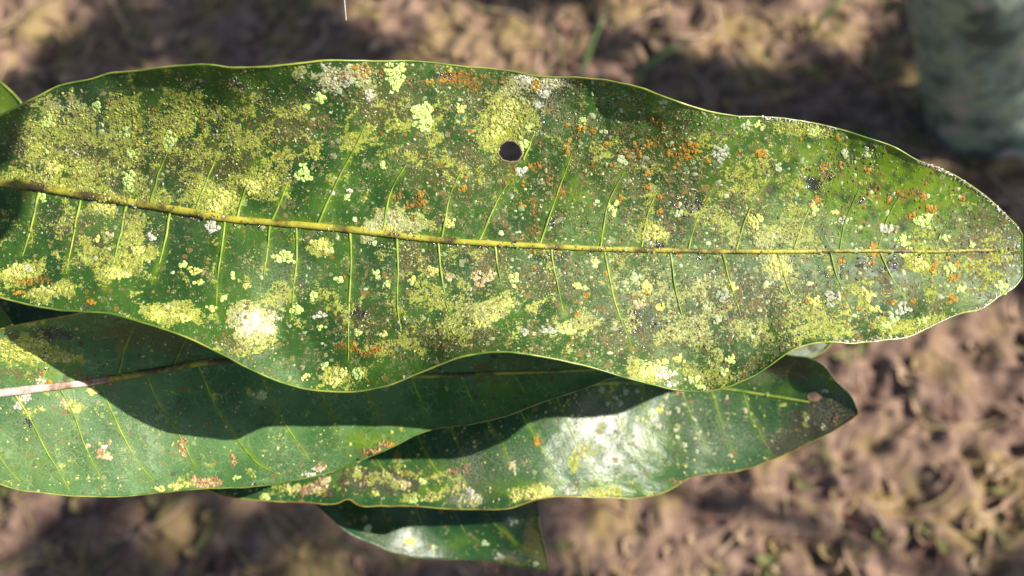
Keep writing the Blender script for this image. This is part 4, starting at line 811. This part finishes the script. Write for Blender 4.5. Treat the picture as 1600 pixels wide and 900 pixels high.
for k, (a, b, c_, d, t) in enumerate([(806, 776, 9, 6, 'y'), (828, 772, 10, 7, 'y'), (855, 766, 8, 6, 'f'), (840, 778, 7, 4, 'y'), (740, 776, 9, 9, 'w'), (733, 768, 6, 5, 'w'), (632, 757, 8, 6, 't'), (660, 752, 5, 4, 'f'), (800, 728, 6, 7, 't'), (414, 776, 8, 4, 'f'), (585, 772, 7, 4, 'y'), (648, 782, 9, 4, 'f'), (490, 764, 9, 6, 't'), (505, 752, 9, 6, 't'), (836, 689, 5, 6, 'o'), (1030, 640, 6, 5, 'y')]):  # the whites by the lower margin paint a specular highlight
    build_patch(L3, leaf3, a, b, c_, d, *PAL[t], lobe=2.6, seed=700 + k)
# upturned flap of the upper margin
# ------------------------------------------------------------------ fourth leaf: smooth dark leaf with a straight torn end, lowest of the cluster
up4 = [(430, 735), (500, 700), (600, 680), (700, 676), (800, 690), (842, 700), (846, 706), (858, 712)]
mid4 = [(430, 742), (600, 740), (700, 762), (780, 812), (830, 858), (858, 888)]
lo4 = [(430, 748), (470, 772), (495, 789), (520, 812), (540, 830), (580, 849), (610, 862), (650, 871), (700, 874), (760, 876), (800, 884), (830, 889), (858, 892)]
mid4 = [(430, 744), (600, 760), (700, 768), (800, 776), (858, 782)]
class Leaf4(Leaf):               # torn end: slanting and ragged
    def P(s, x, y, lift=0.0):
        k = np.clip((x - 640) / 218.0, 0, 1) ** 2
        dx = k * ((y - 892) * 0.17 + 9 * (fbm(y / 17, x * 0, 77, 3) - .5))
        return at(x + dx, y, s.z(x, y) + lift)
za4 = [(430, -72), (520, -74), (600, -79), (680, -83), (770, -82), (860, -73)]
L4 = Leaf4(up4, mid4, lo4, za4, [(430, 0), (700, 2), (860, 2)], [(430, 2), (560, 7), (650, 5), (750, 0), (860, -6)], seed=33, wob=(1.0, 90, 0.2, 30),)
leaf4 = thing('mango_leaf', L4.P(np.array([432.0]), np.array([744.0]))[0].tolist(), 'smooth dark green leaf with a straight torn end under the dusty leaf', 'leaf')
def masks4(x, y):
    return np.stack([blobs(x, y, [(845, 850, 20, 60, .8), (800, 880, 40, 10, .6)]), blobs(x, y, [(808, 842, 40, 5, .9, 42), (720, 850, 40, 14, .3)]), blobs(x, y, [(810, 815, 12, 8, .8), (600, 850, 40, 10, .3), (800, 872, 30, 8, .5)])], 1)
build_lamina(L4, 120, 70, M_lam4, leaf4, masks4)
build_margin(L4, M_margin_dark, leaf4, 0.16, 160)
rib4 = build_midrib(L4, M_vein, leaf4, 432, 850, 0.8, 0.5, 60)
build_veins(L4, [[(740, 770), (785, 824), (832, 862)], [(690, 768), (720, 815), (735, 850)], [(640, 764), (655, 810), (665, 845)], [(590, 760), (600, 800), (612, 835)]], M_vein, rib4, 0.18)
for k, (a, b, c_, d, t) in enumerate([(810, 813, 8, 6, 'pw'), (678, 858, 4, 5, 'p'), (640, 846, 7, 5, 'y'), (575, 826, 6, 6, 'p'), (760, 848, 4, 4, 'p'), (780, 870, 6, 4, 'pw'), (838, 880, 4, 4, 'pw')]):
    build_patch(L4, leaf4, a, b, c_, d, *PAL[t], lobe=2.6, seed=800 + k)

#@@LEAF5
# ------------------------------------------------------------------ fifth leaf: yellow-green, behind the left end of the largest leaf
up5 = [(-260, 300), (-200, 200), (-120, 130), (-60, 108), (-20, 112), (0, 128), (14, 140), (26, 152), (34, 163), (38, 175)]
mid5 = [(-260, 330), (-120, 330), (0, 330), (38, 330)]
lo5 = [(-260, 360), (-200, 470), (-120, 530), (-60, 540), (-20, 528), (0, 515), (20, 505), (30, 495), (38, 485)]
L5 = Leaf(up5, mid5, lo5, [(-260, -62), (40, -66)], [(-260, 2), (40, 5)], [(-260, 2), (40, 5)], seed=43)
leaf5 = thing('mango_leaf', L5.P(np.array([-255.0]), np.array([330.0]))[0].tolist(), 'bright yellow green leaf peeping out behind the largest leaf', 'leaf')
M_lam5 = lamina_material('mango_lamina_yellowish', (0.07, 0.16, 0.015), (0.16, 0.24, 0.02), 0.25, 0.1)
build_lamina(L5, 60, 60, M_lam5, leaf5, lambda x, y: np.stack([0 * x, 0.5 + 0 * x, 0 * x], 1))
build_margin(L5, M_margin, leaf5, 0.3, 120)
# sixth leaf: dull, in deep shadow between the largest leaf and the clean one
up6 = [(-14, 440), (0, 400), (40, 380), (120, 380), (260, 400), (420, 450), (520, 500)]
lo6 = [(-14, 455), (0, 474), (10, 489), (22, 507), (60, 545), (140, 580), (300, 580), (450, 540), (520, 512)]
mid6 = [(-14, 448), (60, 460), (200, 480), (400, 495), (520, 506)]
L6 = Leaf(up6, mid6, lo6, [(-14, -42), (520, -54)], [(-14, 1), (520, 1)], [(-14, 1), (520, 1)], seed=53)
leaf6 = thing('mango_leaf', L6.P(np.array([-10.0]), np.array([448.0]))[0].tolist(), 'dark leaf in deep shade in the gap between the largest leaf and the clean one', 'leaf')
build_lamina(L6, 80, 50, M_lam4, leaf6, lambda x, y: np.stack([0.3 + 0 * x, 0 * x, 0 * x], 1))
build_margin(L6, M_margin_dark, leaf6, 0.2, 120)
# pale green leaf end showing beyond the margin of the largest leaf, above the ragged tip
up7 = [(1100, 500), (1160, 480), (1220, 480), (1270, 500), (1292, 525), (1297, 535)]
lo7 = [(1100, 508), (1150, 540), (1200, 556), (1240, 561), (1268, 558), (1288, 548), (1297, 539)]
mid7 = [(1100, 504), (1200, 520), (1297, 537)]
L7 = Leaf(up7, mid7, lo7, [(1100, -56), (1297, -64)], [(1100, 1), (1297, 1)], [(1100, 1), (1297, 1)], seed=63)
leaf7 = thing('mango_leaf', L7.P(np.array([1102.0]), np.array([504.0]))[0].tolist(), 'pale grey green leaf end between the largest leaf and the ragged grey tip', 'leaf')
M_lam7 = lamina_material('mango_lamina_underside', (0.10, 0.14, 0.08), (0.15, 0.19, 0.11), 0.55, 0.1)
build_lamina(L7, 60, 40, M_lam7, leaf7, lambda x, y: np.stack([0 * x, 0 * x, 0.2 + 0 * x], 1))
build_margin(L7, M_margin, leaf7, 0.2, 80)

#@@LEAF8
# leaf of the same shoot higher up, out of frame; its shadow lies on the left end of the largest leaf
def sunward(px, py, z, t):           # the point t metres towards the sun from a place on the leaves
    return at(np.array([px], float), np.array([py], float), z)[0] + SUN * t
rim = [(56, 262), (64, 285), (58, 315), (36, 345), (10, 372), (-60, 440), (-160, 480), (-260, 440), (-300, 360), (-240, 290), (-150, 262), (-60, 258), (-20, 262), (20, 274), (44, 262)]
cenp = (-110, 360)
V = [sunward(*cenp, 2, 0.15)] + [sunward(a, b, 2 + 1.0 * math.sin(k * 1.7), 0.15) for k, (a, b) in enumerate(rim)]
rim2 = [(44, 205), (38, 235), (-10, 258), (-60, 252), (-140, 225), (-200, 160), (-140, 110), (-60, 120), (0, 150), (30, 168)]
def shade_leaf(rimpts, cen, t, label):
    n_ = len(rimpts) * 4
    k = np.arange(n_) / 4.0; q = np.array(rimpts + rimpts[:1], float)
    xx = np.interp(k, np.arange(len(q)), q[:, 0]); yy = np.interp(k, np.arange(len(q)), q[:, 1])
    c0 = sunward(cen[0], cen[1], 3, t)
    rings = [np.array([sunward(cen[0] + (a - cen[0]) * f, cen[1] + (b - cen[1]) * f, 2 + 3 * f * f, t) for a, b in zip(xx, yy)]) for f in (0.33, 0.66, 1.0)]
    V = np.concatenate([[c0]] + rings)
    Fq = [[0, 1 + j, 1 + (j + 1) % n_] for j in range(n_)]
    for w in range(2):
        for j in range(n_):
            Fq.append([1 + w * n_ + j, 1 + (w + 1) * n_ + j, 1 + (w + 1) * n_ + (j + 1) % n_, 1 + w * n_ + (j + 1) % n_])
    o = mesh_obj('mango_leaf', V - c0, Fq, M_crown); o.location = c0
    sm = o.modifiers.new('thickness', 'SOLIDIFY'); sm.thickness = 0.0003
    tag(o, label, 'leaf', 'leaves higher on the shoot')
shade_leaf(rim, cenp, 0.215, 'plain green leaf higher on the shoot shading the base of the largest leaf')
shade_leaf(rim2, (-70, 185), 0.24, 'small plain green leaf higher on the shoot above the leaf base')

# shoot that carries the leaves: stands in the soil out of frame to the left
sp = [L.P(np.array([a]), np.array([b]))[0] for L, a, b in ((L1, -174., 281.), (L2, -149., 628.))]
knot = at(np.array([-330.0]), np.array([420.0]), -20)[0]
foot = np.array([knot[0] - 0.95, knot[1] - 0.05, -0.02])
s = np.linspace(0, 1, 30)[:, None]
P = foot * (1 - s) + knot * s; P[:, 0] -= 0.06 * np.sin(s[:, 0] * 3.14)
shoot = thing('mango_shoot', foot.tolist(), 'thin brown mango shoot carrying the lichened leaves', 'shoot')
M_twig = two_tone('twig_bark', (0.10, 0.085, 0.05), (0.18, 0.16, 0.09), 60, 0.8, 0.2)
V, Q = tube(P, 0.006 - 0.003 * s[:, 0], 12); adopt(mesh_obj('stem', V, Q, M_twig), shoot)
ends = [L1.P(np.array([-172.]), np.array([281.]))[0], L2.P(np.array([-147.]), np.array([628.]))[0], L3.P(np.array([262.]), np.array([738.]))[0], L4.P(np.array([432.]), np.array([744.]))[0], L5.P(np.array([-258.]), np.array([330.]))[0], L6.P(np.array([-12.]), np.array([448.]))[0]]
for e in ends[:2] + ends[4:5]:
    s2 = np.linspace(0, 1, 12)[:, None]; Pp = knot * (1 - s2) + e * s2
    V, Q = tube(Pp, 0.0013, 8); adopt(mesh_obj('petiole', V, Q, M_vein), shoot)

# hanging silk thread behind the largest leaf
s = np.linspace(0, 1, 20); P = at(535 + 6 * s, -40 + 72 * s, -30 + 6 * s)
V, Q = tube(P, 0.00011, 5)
M_silk = two_tone('silk', (0.7, 0.7, 0.68), (0.8, 0.8, 0.8), 50, 0.3, 0.6)
o = mesh_obj('silk_thread', V - P[0], Q, M_silk); o.location = P[0]
tag(o, 'fine white silk thread hanging above the largest leaf', 'thread')
